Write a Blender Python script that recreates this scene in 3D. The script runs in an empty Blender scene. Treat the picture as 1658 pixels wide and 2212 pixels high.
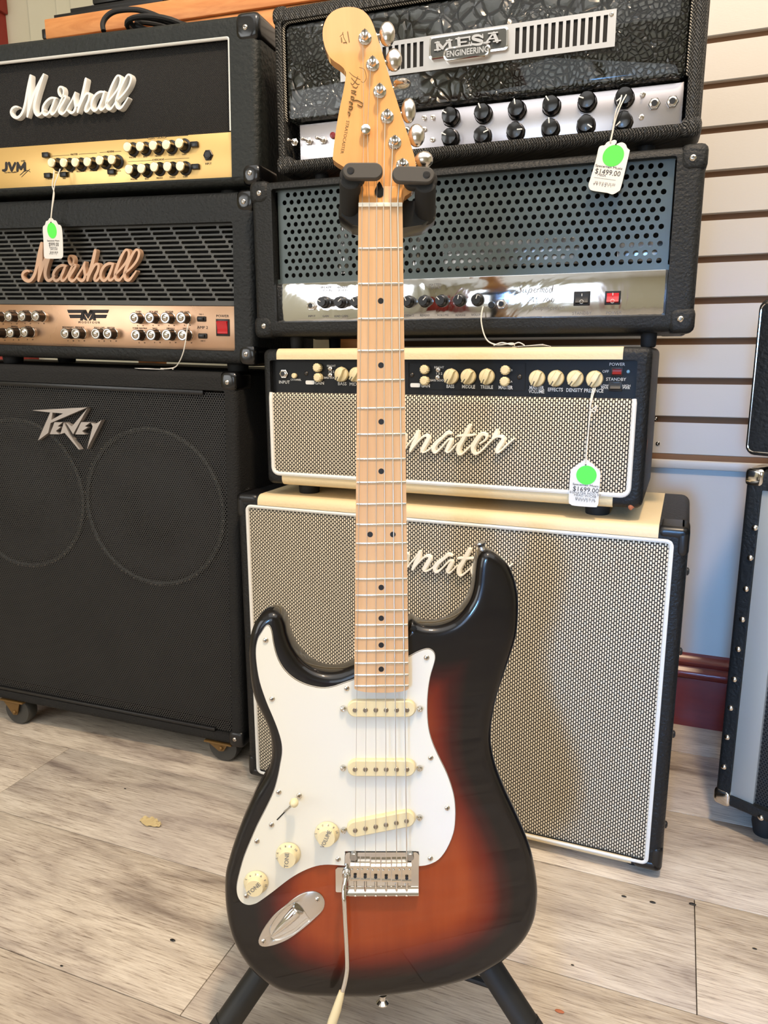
import bpy, bmesh, math, random
import numpy as np
from mathutils import Vector, Matrix
from mathutils.geometry import tessellate_polygon, delaunay_2d_cdt
random.seed(7)
S = bpy.context.scene; C = S.collection
PI = math.pi
# ---------------------------------------------------------------- camera
CF, CP, CR, CH = 1602.0, .2095, -.0029, .778
cp, sp = math.cos(CP), math.sin(CP)
_R = Vector((1, 0, 0)); _U = Vector((0, sp, cp)); cF = Vector((0, cp, -sp))
cR = math.cos(CR)*_R + math.sin(CR)*_U; cU = -math.sin(CR)*_R + math.cos(CR)*_U
CAM = Vector((0, 0, CH))
cd = bpy.data.cameras.new('camera'); co = bpy.data.objects.new('camera', cd); C.objects.link(co)
co.matrix_world = Matrix.Translation(CAM) @ Matrix((cR, cU, -cF)).transposed().to_4x4()
cd.sensor_fit = 'HORIZONTAL'; cd.sensor_width = 36; cd.lens = CF/1658*36; cd.clip_start = .02
S.camera = co
# ---------------------------------------------------------------- world, lights, exposure
W = bpy.data.worlds.new('world'); S.world = W; W.use_nodes = True
W.node_tree.nodes['Background'].inputs[0].default_value = (.75, .85, 1, 1)
W.node_tree.nodes['Background'].inputs[1].default_value = .35
def area(name, loc, target, sx, sy, power, col):
    l = bpy.data.lights.new(name, 'AREA'); l.shape = 'RECTANGLE'; l.size = sx; l.size_y = sy
    l.energy = power; l.color = col
    o = bpy.data.objects.new(name, l); C.objects.link(o); o.location = loc
    o.rotation_euler = (Vector(target)-Vector(loc)).to_track_quat('-Z', 'Y').to_euler(); return o
o = area('window_daylight', (-1.0, -2.2, .98), (1.0, 1.4, .24), .3, .4, 3.0, (.16, .46, 1)); o.data.spread = math.radians(26)
area('added_fill_left', (-3.3, -.9, 1.4), (.2, 1.0, .5), 2.2, 1.7, 50, (.96, .98, 1))  # soft neutral fill added to lift the ambient level, not a known window
area('ceiling_lamp', (.27, .12, 2.5), (.25, 1.0, 0), .14, .14, 38, (1, .75, .50))
area('added_fill_top', (.3, -.2, 2.55), (.3, -.1, 0), 3.4, 2.6, 48, (.94, .97, 1))  # broad overhead fill added to even out the ambient light
S.view_settings.view_transform = 'Standard'; S.view_settings.look = 'None'
S.view_settings.gamma = 1; S.view_settings.use_curve_mapping = False
S.view_settings.exposure = 0.02
# ---------------------------------------------------------------- materials
def lin(r, g, b):
    f = lambda c: c/255/12.92 if c <= 10 else ((c/255+.055)/1.055)**2.4
    return (f(r), f(g), f(b), 1)
MATS = {}
class NT:
    def __init__(s, name):
        s.m = bpy.data.materials.new(name); s.m.use_nodes = True; s.t = s.m.node_tree
        s.b = s.t.nodes['Principled BSDF']; s.out = s.t.nodes['Material Output']; MATS[name] = s.m; s._c = None
    def n(s, typ, **k):
        o = s.t.nodes.new(typ)
        for a, v in k.items(): setattr(o, a, v)
        return o
    def l(s, a, b): s.t.links.new(a, b)
    def co(s):
        if not s._c: s._c = s.n('ShaderNodeTexCoord').outputs['Object']
        return s._c
    def xyz(s, v=None):
        x = s.n('ShaderNodeSeparateXYZ'); s.l(v or s.co(), x.inputs[0]); return x.outputs
    def m_(s, op, a, b=None, c=None):
        o = s.n('ShaderNodeMath', operation=op)
        for i, q in enumerate((a, b, c)):
            if q is None: continue
            if isinstance(q, (int, float)): o.inputs[i].default_value = q
            else: s.l(q, o.inputs[i])
        return o.outputs[0]
    def scaled(s, sc):
        o = s.n('ShaderNodeVectorMath', operation='MULTIPLY'); s.l(s.co(), o.inputs[0]); o.inputs[1].default_value = sc; return o.outputs[0]
    def noise(s, scale, detail=3, rough=.5, vec=None, dist=0):
        o = s.n('ShaderNodeTexNoise'); s.l(vec or s.co(), o.inputs['Vector']); o.inputs['Scale'].default_value = scale
        o.inputs['Detail'].default_value = detail; o.inputs['Roughness'].default_value = rough; o.inputs['Distortion'].default_value = dist
        return o.outputs['Fac']
    def vor(s, scale, feature='F1', vec=None, out='Distance'):
        o = s.n('ShaderNodeTexVoronoi', feature=feature); s.l(vec or s.co(), o.inputs['Vector']); o.inputs['Scale'].default_value = scale
        return o.outputs[out]
    def ramp(s, fac, stops, interp='LINEAR'):
        o = s.n('ShaderNodeValToRGB'); s.l(fac, o.inputs[0]); e = o.color_ramp.elements; o.color_ramp.interpolation = interp
        while len(e) < len(stops): e.new(.5)
        for i, (p, c) in enumerate(stops): e[i].position = p; e[i].color = c if len(c) == 4 else (*c, 1)
        return o.outputs[0]
    def mix(s, fac, a, b, mode='MIX'):
        o = s.n('ShaderNodeMix', data_type='RGBA', blend_type=mode)
        for i, q in ((0, fac), (6, a), (7, b)):
            if isinstance(q, (int, float)): o.inputs[i].default_value = q
            elif isinstance(q, tuple): o.inputs[i].default_value = q
            else: s.l(q, o.inputs[i])
        return o.outputs[2]
    def set(s, **k):
        names = dict(col='Base Color', rough='Roughness', metal='Metallic', coat='Coat Weight', crough='Coat Roughness', spec='Specular IOR Level', emis='Emission Color', estr='Emission Strength', sheen='Sheen Weight', trans='Transmission Weight')
        for a, v in k.items():
            i = s.b.inputs[names[a]]
            if isinstance(v, (int, float, tuple)): i.default_value = v
            else: s.l(v, i)
        return s
    def bump(s, h, strength=.5, dist=.001):
        o = s.n('ShaderNodeBump'); o.inputs['Strength'].default_value = strength; o.inputs['Distance'].default_value = dist
        s.l(h, o.inputs['Height']); s.l(o.outputs[0], s.b.inputs['Normal']); return s
def simple(name, col, rough=.5, metal=0, **k):
    return NT(name).set(col=col, rough=rough, metal=metal, **k)
# tolex families
def tolex(name, col, scale, strength, rough=.5, light=1.6):
    t = NT(name); n1 = t.noise(scale, 4, .6); v = t.vor(scale*.55, 'SMOOTH_F1')
    h = t.m_('ADD', t.m_('MULTIPLY', n1, .8), t.m_('MULTIPLY', v, .8))
    big = t.noise(9, 3)
    c2 = tuple(min(1, x*light) for x in col[:3])+(1,)
    t.set(col=t.mix(t.m_('MULTIPLY', big, t.noise(scale*.8, 2)), col, c2), rough=rough, spec=.32); t.bump(h, strength, .0012); return t
tolex('tolex_black', lin(17, 18, 19), 420, .9, .42, 2.5)
tolex('tolex_levant', lin(26, 29, 28), 260, 1.0, .5, 2.6)
tolex('tolex_coarse', lin(21, 23, 24), 330, 1.0, .48, 2.6)
tolex('tolex_grain', lin(23, 24, 24), 520, .8, .45, 2.4)
tolex('tolex_carpet', lin(26, 26, 26), 650, 1.0, .8, 2.2)
tolex('tolex_cream', lin(226, 205, 163), 380, .35, .42, 1.06)
simple('plastic_black', lin(20, 20, 21), .32)
simple('plastic_black_gloss', lin(11, 11, 12), .2, coat=.25, crough=.1)
simple('baffle_black', lin(9, 9, 9), .8)
simple('rubber', lin(24, 24, 24), .7)
simple('chrome', lin(215, 213, 210), .09, 1)
simple('chrome_soft', lin(208, 204, 200), .3, 1)
simple('nickel', lin(214, 208, 200), .18, 1)
simple('steel', lin(170, 168, 165), .3, 1)
simple('piping_white', lin(232, 230, 224), .45)
simple('logo_white', lin(238, 236, 230), .3)
simple('logo_cream', lin(246, 239, 222), .5)
simple('logo_copper', lin(196, 160, 132), .45, .25)
simple('logo_steel', lin(176, 168, 162), .42, .5)
simple('ink_black', lin(35, 30, 30), .6)
simple('ink_grey', lin(110, 108, 110), .6)
simple('ink_white', lin(225, 225, 222), .6)
simple('cream_plastic', lin(224, 208, 164), .35)
simple('ivory_plastic', lin(224, 209, 168), .28)
simple('gold_cap', lin(214, 196, 158), .35, .8)
simple('red_switch', lin(190, 20, 32), .2, coat=.5)
simple('red_dull', lin(120, 22, 24), .3)
simple('led_blue', lin(120, 170, 205), .3)
simple('paper', lin(226, 224, 219), .7)
simple('sticker_green', lin(88, 236, 78), .55)
simple('string_white', lin(226, 222, 212), .8)
simple('wheel_grey', lin(58, 57, 54), .6)
simple('caster_plate', lin(120, 92, 52), .5, .5)
simple('stand_foam', lin(34, 34, 33), .85)
simple('stand_tube', lin(24, 24, 23), .55)
simple('stand_rubber', lin(74, 71, 67), .7)
simple('pickguard_white', lin(226, 223, 210), .25, coat=.3)
simple('pickguard_dark', lin(70, 62, 56), .5)
simple('pole_metal', lin(150, 140, 128), .35, 1)
simple('dot_black', lin(14, 12, 11), .4)
simple('nut_bone', lin(238, 230, 212), .4)
simple('fret_wire', lin(220, 216, 208), .22, 1)
simple('string_steel', lin(205, 200, 192), .28, 1)
simple('string_wound', lin(214, 206, 192), .4, 1)
simple('logo_grey', lin(70, 72, 70), .5, .3)
simple('wood_chip', lin(176, 104, 70), .8)
simple('wall_brown', lin(128, 94, 66), .8)
simple('screw_dark', lin(80, 76, 72), .35, 1)
t = NT('wall_paint'); t.set(col=t.mix(t.noise(3, 2), lin(196, 190, 181), lin(203, 197, 189)), rough=.42); t.bump(t.noise(160, 3, .6, t.scaled((1, 1, 4))), .12, .001)
t = NT('wall_cream'); t.set(col=t.mix(t.noise(5, 3), lin(206, 200, 172), lin(216, 212, 190)), rough=.7)
t = NT('ceiling_white'); t.set(col=lin(240, 238, 232), rough=.8)
t = NT('baseboard_red'); t.set(col=t.mix(t.noise(14, 4, .6, t.scaled((1, 1, 5))), lin(96, 22, 18), lin(124, 36, 28)), rough=.28); t.bump(t.noise(60, 3), .15, .001)
t = NT('added_glow'); t.set(col=(.8, .85, .9, 1), rough=.5, emis=(.86, .94, 1, 1), estr=2.6)  # emission of the added panel behind the camera
simple('trim_red', lin(150, 44, 34), .5)
# floor planks: per-object variation
t = NT('plank_vinyl')
oi = t.n('ShaderNodeObjectInfo'); rnd = oi.outputs['Random']
sh = t.n('ShaderNodeVectorMath', operation='ADD'); cb = t.n('ShaderNodeCombineXYZ'); t.l(t.m_('MULTIPLY', rnd, 30), cb.inputs[0]); t.l(t.m_('MULTIPLY', rnd, 17), cb.inputs[1])
t.l(t.co(), sh.inputs[0]); t.l(cb.outputs[0], sh.inputs[1])
st = t.n('ShaderNodeVectorMath', operation='MULTIPLY'); t.l(sh.outputs[0], st.inputs[0]); st.inputs[1].default_value = (1, 4.5, 1)
fine = t.n('ShaderNodeVectorMath', operation='MULTIPLY'); t.l(sh.outputs[0], fine.inputs[0]); fine.inputs[1].default_value = (.55, 12, 1)
g1 = t.noise(4.2, 5, .6, st.outputs[0], .6); g2 = t.noise(34, 6, .75, fine.outputs[0], .3); g3 = t.noise(2.2, 2, .5, sh.outputs[0])
base = t.ramp(g1, [(.30, lin(140, 128, 118)), (.41, lin(190, 179, 166)), (.53, lin(217, 207, 192)), (.72, lin(229, 220, 206))])
fl = t.ramp(g2, [(.36, (.38, .34, .31, 1)), (.45, (.80, .77, .75, 1)), (.58, (1, 1, 1, 1))])
kn = t.n('ShaderNodeTexWave', wave_type='RINGS', rings_direction='SPHERICAL'); kv = t.n('ShaderNodeVectorMath', operation='MULTIPLY'); t.l(sh.outputs[0], kv.inputs[0]); kv.inputs[1].default_value = (.35, 1.2, 1)
t.l(kv.outputs[0], kn.inputs['Vector']); kn.inputs['Scale'].default_value = 10; kn.inputs['Distortion'].default_value = 9; kn.inputs['Detail'].default_value = 3; kn.inputs['Detail Scale'].default_value = 1.3
rg = t.ramp(kn.outputs['Fac'], [(0, (.8, .77, .74, 1)), (.35, (1, 1, 1, 1))])
c1 = t.mix(1, base, fl, 'MULTIPLY'); c1 = t.mix(.32, c1, t.mix(1, c1, rg, 'MULTIPLY')); c1 = t.mix(t.m_('MULTIPLY', t.ramp(g3, [(.42, (0, 0, 0, 1)), (.62, (1, 1, 1, 1))]), .30), c1, lin(170, 160, 158))
t.set(col=t.mix(t.m_('MULTIPLY', rnd, .25), c1, t.mix(1, c1, lin(232, 222, 204), 'MULTIPLY')), rough=.42); t.bump(g2, .18, .0006)
simple('floor_gap', lin(70, 60, 50), .9)
# checker weave of cream and black threads
def weave(name, p, q):
    t = NT(name); x, y, z = t.xyz()
    xs = t.m_('DIVIDE', x, p); col = t.m_('FLOOR', xs); odd = t.m_('MULTIPLY', t.m_('FLOORED_MODULO', col, 2), .5)
    zs = t.m_('ADD', t.m_('DIVIDE', z, q), odd)
    fx = t.m_('ABSOLUTE', t.m_('SUBTRACT', t.m_('FRACT', xs), .5)); fz = t.m_('ABSOLUTE', t.m_('SUBTRACT', t.m_('FRACT', zs), .5))
    d = t.m_('ADD', t.m_('POWER', t.m_('DIVIDE', fx, .37), 3), t.m_('POWER', t.m_('DIVIDE', fz, .39), 3))
    mk = t.ramp(d, [(.75, (1, 1, 1, 1)), (1, (0, 0, 0, 1))])
    t.set(col=t.mix(mk, lin(24, 16, 12), t.mix(t.noise(300, 2), lin(206, 192, 166), lin(246, 234, 210))), rough=.75); t.bump(mk, .6, .0006); return t
weave('cloth_weave', .0035, .0063)
# fine black cloth
t = NT('cloth_black'); x, y, z = t.xyz()
a = t.m_('SINE', t.m_('MULTIPLY', t.m_('ADD', x, t.m_('MULTIPLY', z, .25)), 2*PI/.0034)); b = t.m_('SINE', t.m_('MULTIPLY', z, 2*PI/.0030)); h = t.m_('MULTIPLY', a, b)
t.set(col=t.ramp(h, [(.2, lin(14, 14, 15)), (.75, lin(30, 29, 28)), (1, lin(62, 60, 56))]), rough=.8); t.bump(h, .8, .0007)
# perforated steel seen-through
def perf(name, p, r, col):
    t = NT(name); x, y, z = t.xyz()
    def lat(off):
        a = t.m_('MULTIPLY', t.m_('SUBTRACT', t.m_('FRACT', t.m_('ADD', t.m_('DIVIDE', x, p), off)), .5), p)
        b = t.m_('MULTIPLY', t.m_('SUBTRACT', t.m_('FRACT', t.m_('ADD', t.m_('DIVIDE', z, p*1.6), off)), .5), p*1.6)
        return t.m_('SQRT', t.m_('ADD', t.m_('MULTIPLY', a, a), t.m_('MULTIPLY', b, b)))
    d = t.m_('MINIMUM', lat(0), lat(.5)); hole = t.m_('LESS_THAN', d, r)
    t.set(col=t.mix(t.noise(12, 4), col, tuple(min(1, q*1.7) for q in col[:3])+(1,)), rough=.5)
    tr = t.n('ShaderNodeBsdfTransparent'); mx = t.n('ShaderNodeMixShader'); t.l(hole, mx.inputs[0]); t.l(t.b.outputs[0], mx.inputs[1]); t.l(tr.outputs[0], mx.inputs[2]); t.l(mx.outputs[0], t.out.inputs[0])
perf('perforated_black', .0048, .00185, lin(43, 42, 41))
simple('perforated_grey', lin(72, 82, 82), .38, .3)
simple('slot_grille', lin(66, 66, 62), .45)
# braided tolex (diagonal herringbone)
t = NT('tolex_braid'); x, y, z = t.xyz(); k = 2*PI/.0042
zig = t.m_('ABSOLUTE', t.m_('SUBTRACT', t.m_('FRACT', t.m_('DIVIDE', t.m_('ADD', x, y), .009)), .5)); a = t.m_('SINE', t.m_('MULTIPLY', t.m_('ADD', z, t.m_('MULTIPLY', zig, .012)), k))
b = t.m_('SINE', t.m_('MULTIPLY', t.m_('ADD', t.m_('ADD', x, y), t.m_('MULTIPLY', z, .6)), k*1.2)); h = t.m_('ADD', t.m_('MULTIPLY', a, .5), t.m_('MULTIPLY', b, .5)); hn = t.m_('ADD', h, t.m_('MULTIPLY', t.noise(900, 2), .5))
t.set(col=t.ramp(hn, [(.1, lin(20, 20, 20)), (.7, lin(52, 52, 50)), (1, lin(96, 94, 90))]), rough=.42); t.bump(h, .9, .001)
# crocodile leather
t = NT('leather_croc'); vv = t.n('ShaderNodeVectorMath', operation='ADD'); nn = t.n('ShaderNodeTexNoise'); t.l(t.co(), nn.inputs['Vector']); nn.inputs['Scale'].default_value = 18
sc = t.n('ShaderNodeVectorMath', operation='SCALE'); t.l(nn.outputs['Color'], sc.inputs[0]); sc.inputs['Scale'].default_value = .03; t.l(t.co(), vv.inputs[0]); t.l(sc.outputs[0], vv.inputs[1])
e1 = t.vor(62, 'DISTANCE_TO_EDGE', vv.outputs[0]); e2 = t.vor(150, 'DISTANCE_TO_EDGE', vv.outputs[0]); big = t.ramp(t.noise(7, 2), [(.46, (0, 0, 0, 1)), (.54, (1, 1, 1, 1))])
h = t.mix(big, t.ramp(e1, [(0, (0, 0, 0, 1)), (.16, (.8, .8, .8, 1)), (.4, (1, 1, 1, 1))]), t.ramp(e2, [(0, (0, 0, 0, 1)), (.2, (.9, .9, .9, 1))]))
t.set(col=t.mix(h, lin(14, 15, 15), lin(38, 42, 38)), rough=.22, coat=.5); t.bump(h, 1, .003)
# rope piping
t = NT('rope_piping'); x, y, z = t.xyz(); a = t.m_('SINE', t.m_('MULTIPLY', t.m_('ADD', x, z), 2*PI/.0035)); t.set(col=t.ramp(a, [(.2, lin(30, 28, 26)), (.5, lin(200, 192, 176))]), rough=.6); t.bump(a, .6, .001)
# panels
t = NT('panel_gold'); t.set(col=t.mix(t.noise(5, 3), lin(226, 184, 112), lin(236, 200, 132)), rough=.33, metal=.55); t.bump(t.noise(30, 2, .5, t.scaled((1, 1, 30))), .03, .0005)
t = NT('panel_copper'); t.set(col=t.mix(t.noise(4, 3), lin(196, 150, 118), lin(206, 172, 142)), rough=t.ramp(t.noise(9, 4), [(.3, (.22, .22, .22, 1)), (.7, (.36, .36, .36, 1))]), metal=.85); t.bump(t.noise(12, 3), .05, .001)
t = NT('panel_mirror'); t.set(col=lin(222, 224, 228), rough=t.ramp(t.noise(7, 5, .7), [(.4, (.03, .03, .03, 1)), (.7, (.14, .14, .14, 1))]), metal=1); t.bump(t.noise(7, 3, .5, None, 2), .42, .003)
t = NT('panel_chrome_brushed'); t.set(col=lin(196, 192, 196), rough=.27, metal=1); t.bump(t.noise(4, 3), .25, .003)
t = NT('panel_black'); t.set(col=lin(20, 22, 25), rough=.5, spec=.25)
# woods
t = NT('maple'); g = t.noise(9, 5, .6, t.scaled((6, 1, .5)), .4); f = t.noise(90, 4, .6, t.scaled((3, 1, .12)))
t.set(col=t.mix(t.m_('MULTIPLY', f, .35), t.ramp(g, [(.3, lin(204, 160, 116)), (.5, lin(213, 172, 128)), (.7, lin(220, 182, 140))]), lin(186, 142, 100)), rough=.3, coat=.35, crough=.12)
t = NT('maple_tinted'); g = t.noise(7, 5, .6, t.scaled((5, 1, .5)), .4); t.set(col=t.ramp(g, [(.3, lin(218, 154, 90)), (.55, lin(228, 166, 102)), (.8, lin(234, 176, 112))]), rough=.12, coat=.8, crough=.04)
t = NT('desk_wood'); g = t.noise(6, 5, .6, t.scaled((1, 1, 7)), 1.2); t.set(col=t.ramp(g, [(.3, lin(196, 120, 62)), (.6, lin(222, 150, 88)), (.8, lin(232, 164, 104))]), rough=.45)
# sunburst
t = NT('sunburst'); at = t.n('ShaderNodeAttribute', attribute_name='burst'); g = t.noise(16, 4, .6, t.scaled((4, 1, .4)), .3)
br = t.ramp(at.outputs['Fac'], [(0, lin(9, 7, 8)), (.28, lin(12, 8, 8)), (.46, lin(52, 10, 8)), (.62, lin(98, 26, 11)), (.85, lin(134, 50, 18)), (1, lin(150, 62, 22))])
t.set(col=t.mix(t.m_('MULTIPLY', t.ramp(g, [(.35, (0, 0, 0, 1)), (.7, (1, 1, 1, 1))]), .35), br, t.mix(1, br, lin(206, 180, 160), 'MULTIPLY')), rough=.3, coat=.55, crough=.012, spec=.25)
simple('body_black', lin(9, 8, 9), .15, coat=1, crough=.01)
def M(n): return MATS[n]
simple('headstock_ink', lin(120, 96, 50), .4)
simple('cone_paper', lin(16, 16, 16), .7)
simple('leaf_dry', lin(196, 176, 130), .8)
simple('perforated_silver', lin(160, 160, 153), .4, .2)
# ---------------------------------------------------------------- mesh builder
class MB:
    def __init__(s): s.v = []; s.f = []; s.mi = []; s.cur = 0
    def add(s, vs, fs):
        o = len(s.v); s.v += [tuple(q) for q in vs]
        for f in fs: s.f.append([o+i for i in f]); s.mi.append(s.cur)
        return s
    def box(s, u0, u1, y0, y1, v0, v1, b=0):
        if u0 > u1: u0, u1 = u1, u0
        if y0 > y1: y0, y1 = y1, y0
        if v0 > v1: v0, v1 = v1, v0
        if b <= 0:
            vs = [(u, y, v) for u in (u0, u1) for y in (y0, y1) for v in (v0, v1)]
            return s.add(vs, [(0, 1, 3, 2), (4, 6, 7, 5), (0, 4, 5, 1), (2, 3, 7, 6), (0, 2, 6, 4), (1, 5, 7, 3)])
        b = min(b, (u1-u0)/2.01, (y1-y0)/2.01, (v1-v0)/2.01)
        bm = bmesh.new(); bmesh.ops.create_cube(bm, size=1)
        for w in bm.verts: w.co = Vector(((u0+u1)/2+w.co.x*(u1-u0), (y0+y1)/2+w.co.y*(y1-y0), (v0+v1)/2+w.co.z*(v1-v0)))
        bmesh.ops.bevel(bm, geom=bm.edges[:], offset=b, segments=2, profile=.5, affect='EDGES')
        bm.verts.index_update(); s.add([w.co for w in bm.verts], [[w.index for w in f.verts] for f in bm.faces]); bm.free(); return s
    def loft(s, loops, cap0=True, cap1=True):
        n = len(loops[0]); vs = [p for L in loops for p in L]; fs = []
        for k in range(len(loops)-1):
            for i in range(n): j = (i+1) % n; fs.append((k*n+i, k*n+j, (k+1)*n+j, (k+1)*n+i))
        if cap0: fs.append(list(range(n))[::-1])
        if cap1: fs.append([(len(loops)-1)*n+i for i in range(n)])
        return s.add(vs, fs)
    def lathe(s, prof, c=(0, 0, 0), axis=(0, -1, 0), n=20, rf=None):
        a = Vector(axis).normalized(); x = a.orthogonal().normalized(); y = a.cross(x); c = Vector(c); L = []
        for r, h in prof:
            L.append([c+a*h+(x*math.cos(2*PI*i/n)+y*math.sin(2*PI*i/n))*max(r, 1e-6)*(rf(i) if rf else 1) for i in range(n)])
        return s.loft(L)
    def tube(s, pts, r, n=8):
        pts = [Vector(p) for p in pts]; L = []; ref = None
        for i, p in enumerate(pts):
            d = (pts[min(i+1, len(pts)-1)]-pts[max(i-1, 0)]).normalized()
            if ref is None: ref = d.orthogonal().normalized()
            ref = (ref-d*ref.dot(d)).normalized(); b = d.cross(ref); rr = r[i] if isinstance(r, (list, tuple)) else r
            L.append([p+(ref*math.cos(2*PI*k/n)+b*math.sin(2*PI*k/n))*rr for k in range(n)])
        return s.loft(L)
    def prism(s, poly, y0, y1, bev=0):      # poly in (u,v); front y0, back y1
        tri = tessellate_polygon([[Vector((p[0], p[1], 0)) for p in poly]]); n = len(poly)
        vs = [(p[0], y0, p[1]) for p in poly]+[(p[0], y1, p[1]) for p in poly]
        return s.add(vs, [tuple(q) for q in tri]+[tuple(n+i for i in q[::-1]) for q in tri]+[(i, (i+1) % n, n+(i+1) % n, n+i) for i in range(n)])
    def sphere(s, c, r, n=12, sq=(1, 1, 1)):
        L = []
        for k in range(n//2+1):
            th = PI*k/(n//2); L.append([(c[0]+sq[0]*r*max(math.sin(th), 1e-3)*math.cos(2*PI*i/n), c[1]+sq[1]*r*max(math.sin(th), 1e-3)*math.sin(2*PI*i/n), c[2]+sq[2]*r*math.cos(th)) for i in range(n)])
        return s.loft(L)
    def ribbon(s, pts, w, y0, y1, cham=.35):   # stroke centreline (u,v), width per point -> raised bevelled band with round ends
        p = [Vector(q) for q in pts]; n = len(p); Lf = []; Rt = []
        for i in range(n):
            d = (p[min(i+1, n-1)]-p[max(i-1, 0)]); d = d.normalized() if d.length > 1e-9 else Vector((1, 0))
            nr = Vector((-d.y, d.x)); Lf.append((p[i], nr, w[i]/2))
        sec = lambda q, nr, h: [q-nr*h, q-nr*h*(1-cham), q+nr*h*(1-cham), q+nr*h]
        rows = []
        d0 = (p[0]-p[1]).normalized(); d1 = (p[-1]-p[-2]).normalized()
        q, nr, h = Lf[0]; rows += [(q+d0*h*.95, nr, h*.3), (q+d0*h*.7, nr, h*.72)]
        rows += Lf
        q, nr, h = Lf[-1]; rows += [(q+d1*h*.7, nr, h*.72), (q+d1*h*.95, nr, h*.3)]
        vs = []; ym = y0+(y1-y0)*.3
        for q, nr, h in rows:
            a = sec(q, nr, h); vs += [(a[0].x, y1, a[0].y), (a[0].x, ym, a[0].y), (a[1].x, y0, a[1].y), (a[2].x, y0, a[2].y), (a[3].x, ym, a[3].y), (a[3].x, y1, a[3].y)]
        fs = []
        for i in range(len(rows)-1):
            for k in range(5): fs.append((i*6+k, (i+1)*6+k, (i+1)*6+k+1, i*6+k+1))
        m = (len(rows)-1)*6; fs += [(0, 1, 2, 3, 4, 5), (m+5, m+4, m+3, m+2, m+1, m)]
        return s.add(vs, fs)
    def text(s, string, u, v, size, y, rot=0, shear=0, sx=1, align='CENTER', ext=.0001, bold=0):
        cu = bpy.data.curves.new('t', 'FONT'); cu.body = string; cu.size = size; cu.align_x = align; cu.align_y = 'CENTER'; cu.shear = shear; cu.extrude = ext; cu.resolution_u = 2; cu.offset = bold
        o = bpy.data.objects.new('t', cu); me = bpy.data.meshes.new_from_object(o)
        cr, sr = math.cos(rot), math.sin(rot)
        vs = [(u+(q.co.x*sx*cr-q.co.y*sr), y-q.co.z, v+(q.co.x*sx*sr+q.co.y*cr)) for q in me.vertices]
        s.add(vs, [list(f.vertices) for f in me.polygons]); bpy.data.objects.remove(o); bpy.data.curves.remove(cu); bpy.data.meshes.remove(me); return s
    def mesh(s, name, mats, org=(0, 0, 0), angle=35):
        me = bpy.data.meshes.new(name); o = Vector(org)
        me.from_pydata([tuple(Vector(q)-o) for q in s.v], [], s.f)
        bm = bmesh.new(); bm.from_mesh(me); bmesh.ops.recalc_face_normals(bm, faces=bm.faces); bm.to_mesh(me); bm.free()
        for m in (mats if isinstance(mats, (list, tuple)) else [mats]): me.materials.append(M(m))
        me.polygons.foreach_set('material_index', s.mi); me.polygons.foreach_set('use_smooth', [True]*len(s.f))
        me.set_sharp_from_angle(angle=math.radians(angle)); return me
def rrect(u0, u1, v0, v1, r, y, k=4):
    r = max(min(r, (u1-u0)/2*.999, (v1-v0)/2*.999), 1e-5); L = []
    for cx, cy, a0 in ((u1-r, v1-r, 0), (u0+r, v1-r, PI/2), (u0+r, v0+r, PI), (u1-r, v0+r, 3*PI/2)):
        for i in range(k+1): a = a0+PI/2*i/k; L.append((cx+r*math.cos(a), y, cy+r*math.sin(a)))
    return L
def crom(P, n=6, closed=False):
    P = [tuple(p) for p in P]; N = len(P); out = []
    for i in range(N if closed else N-1):
        g = lambda k: P[k % N] if closed else P[min(max(k, 0), N-1)]
        a, b, c, d = g(i-1), g(i), g(i+1), g(i+2)
        for j in range(n):
            t = j/n; out.append(tuple(.5*((2*b[q])+(-a[q]+c[q])*t+(2*a[q]-5*b[q]+4*c[q]-d[q])*t*t+(-a[q]+3*b[q]-3*c[q]+d[q])*t**3) for q in range(len(b))))
    if not closed: out.append(P[-1])
    return out
# ---------------------------------------------------------------- frames and things
class Face:
    def __init__(s, yaw, d, roll=0, lean=0):
        T = Vector((math.cos(yaw), -math.sin(yaw), 0)); N = Vector((-math.sin(yaw), -math.cos(yaw), 0)); Z = Vector((0, 0, 1))
        V = math.cos(lean)*Z-math.sin(lean)*N; N = math.cos(lean)*N+math.sin(lean)*Z
        s.T = math.cos(roll)*T-math.sin(roll)*V; s.V = math.cos(roll)*V+math.sin(roll)*T; s.N = N; s.d = d
        s.M = Matrix((s.T, -N, s.V)).transposed()
    def p(s, px, py, y=0):          # point of the real plane (y behind the front plane) that is measured at photo pixel px,py
        ray = cF*CF+cR*(px-829)-cU*(py-1106); P = ray*(-(s.d+y)/ray.dot(s.N)); return (P.dot(s.T), y, P.dot(s.V))
    def q(s, px, py, y=0): a = s.p(px, py, y); return (a[0], a[2])
    def w(s, u, y, v): return CAM+s.T*u+s.V*v-s.N*(s.d+y)
    def loc(s, w):
        P = w-CAM; return (P.dot(s.T), -P.dot(s.N)-s.d, P.dot(s.V))
ORG = {}
class Thing:
    def __init__(s, name, face, org, label=None, cat=None, group=None, kind=None):
        s.f = face; s.o = Vector(org); s.r = bpy.data.objects.new(name, None); s.r.empty_display_size = .02; C.objects.link(s.r)
        s.r.matrix_world = Matrix.Translation(face.w(*org)) @ face.M.to_4x4(); ORG[s.r] = s.o
        if label: s.r['label'] = label
        if cat: s.r['category'] = cat
        if group: s.r['group'] = group
        if kind: s.r['kind'] = kind
    def part(s, name, mb, mats, parent=None, at=None, label=None, angle=35, kind=None):
        P = parent or s.r; org = Vector(at) if at is not None else ORG[P]
        me = mb if isinstance(mb, bpy.types.Mesh) else mb.mesh(name, mats, org, angle)
        o = bpy.data.objects.new(name, me); C.objects.link(o); o.parent = P; o.location = org-ORG[P]; ORG[o] = org
        if label: o['label'] = label
        if kind: o['kind'] = kind
        return o
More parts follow.
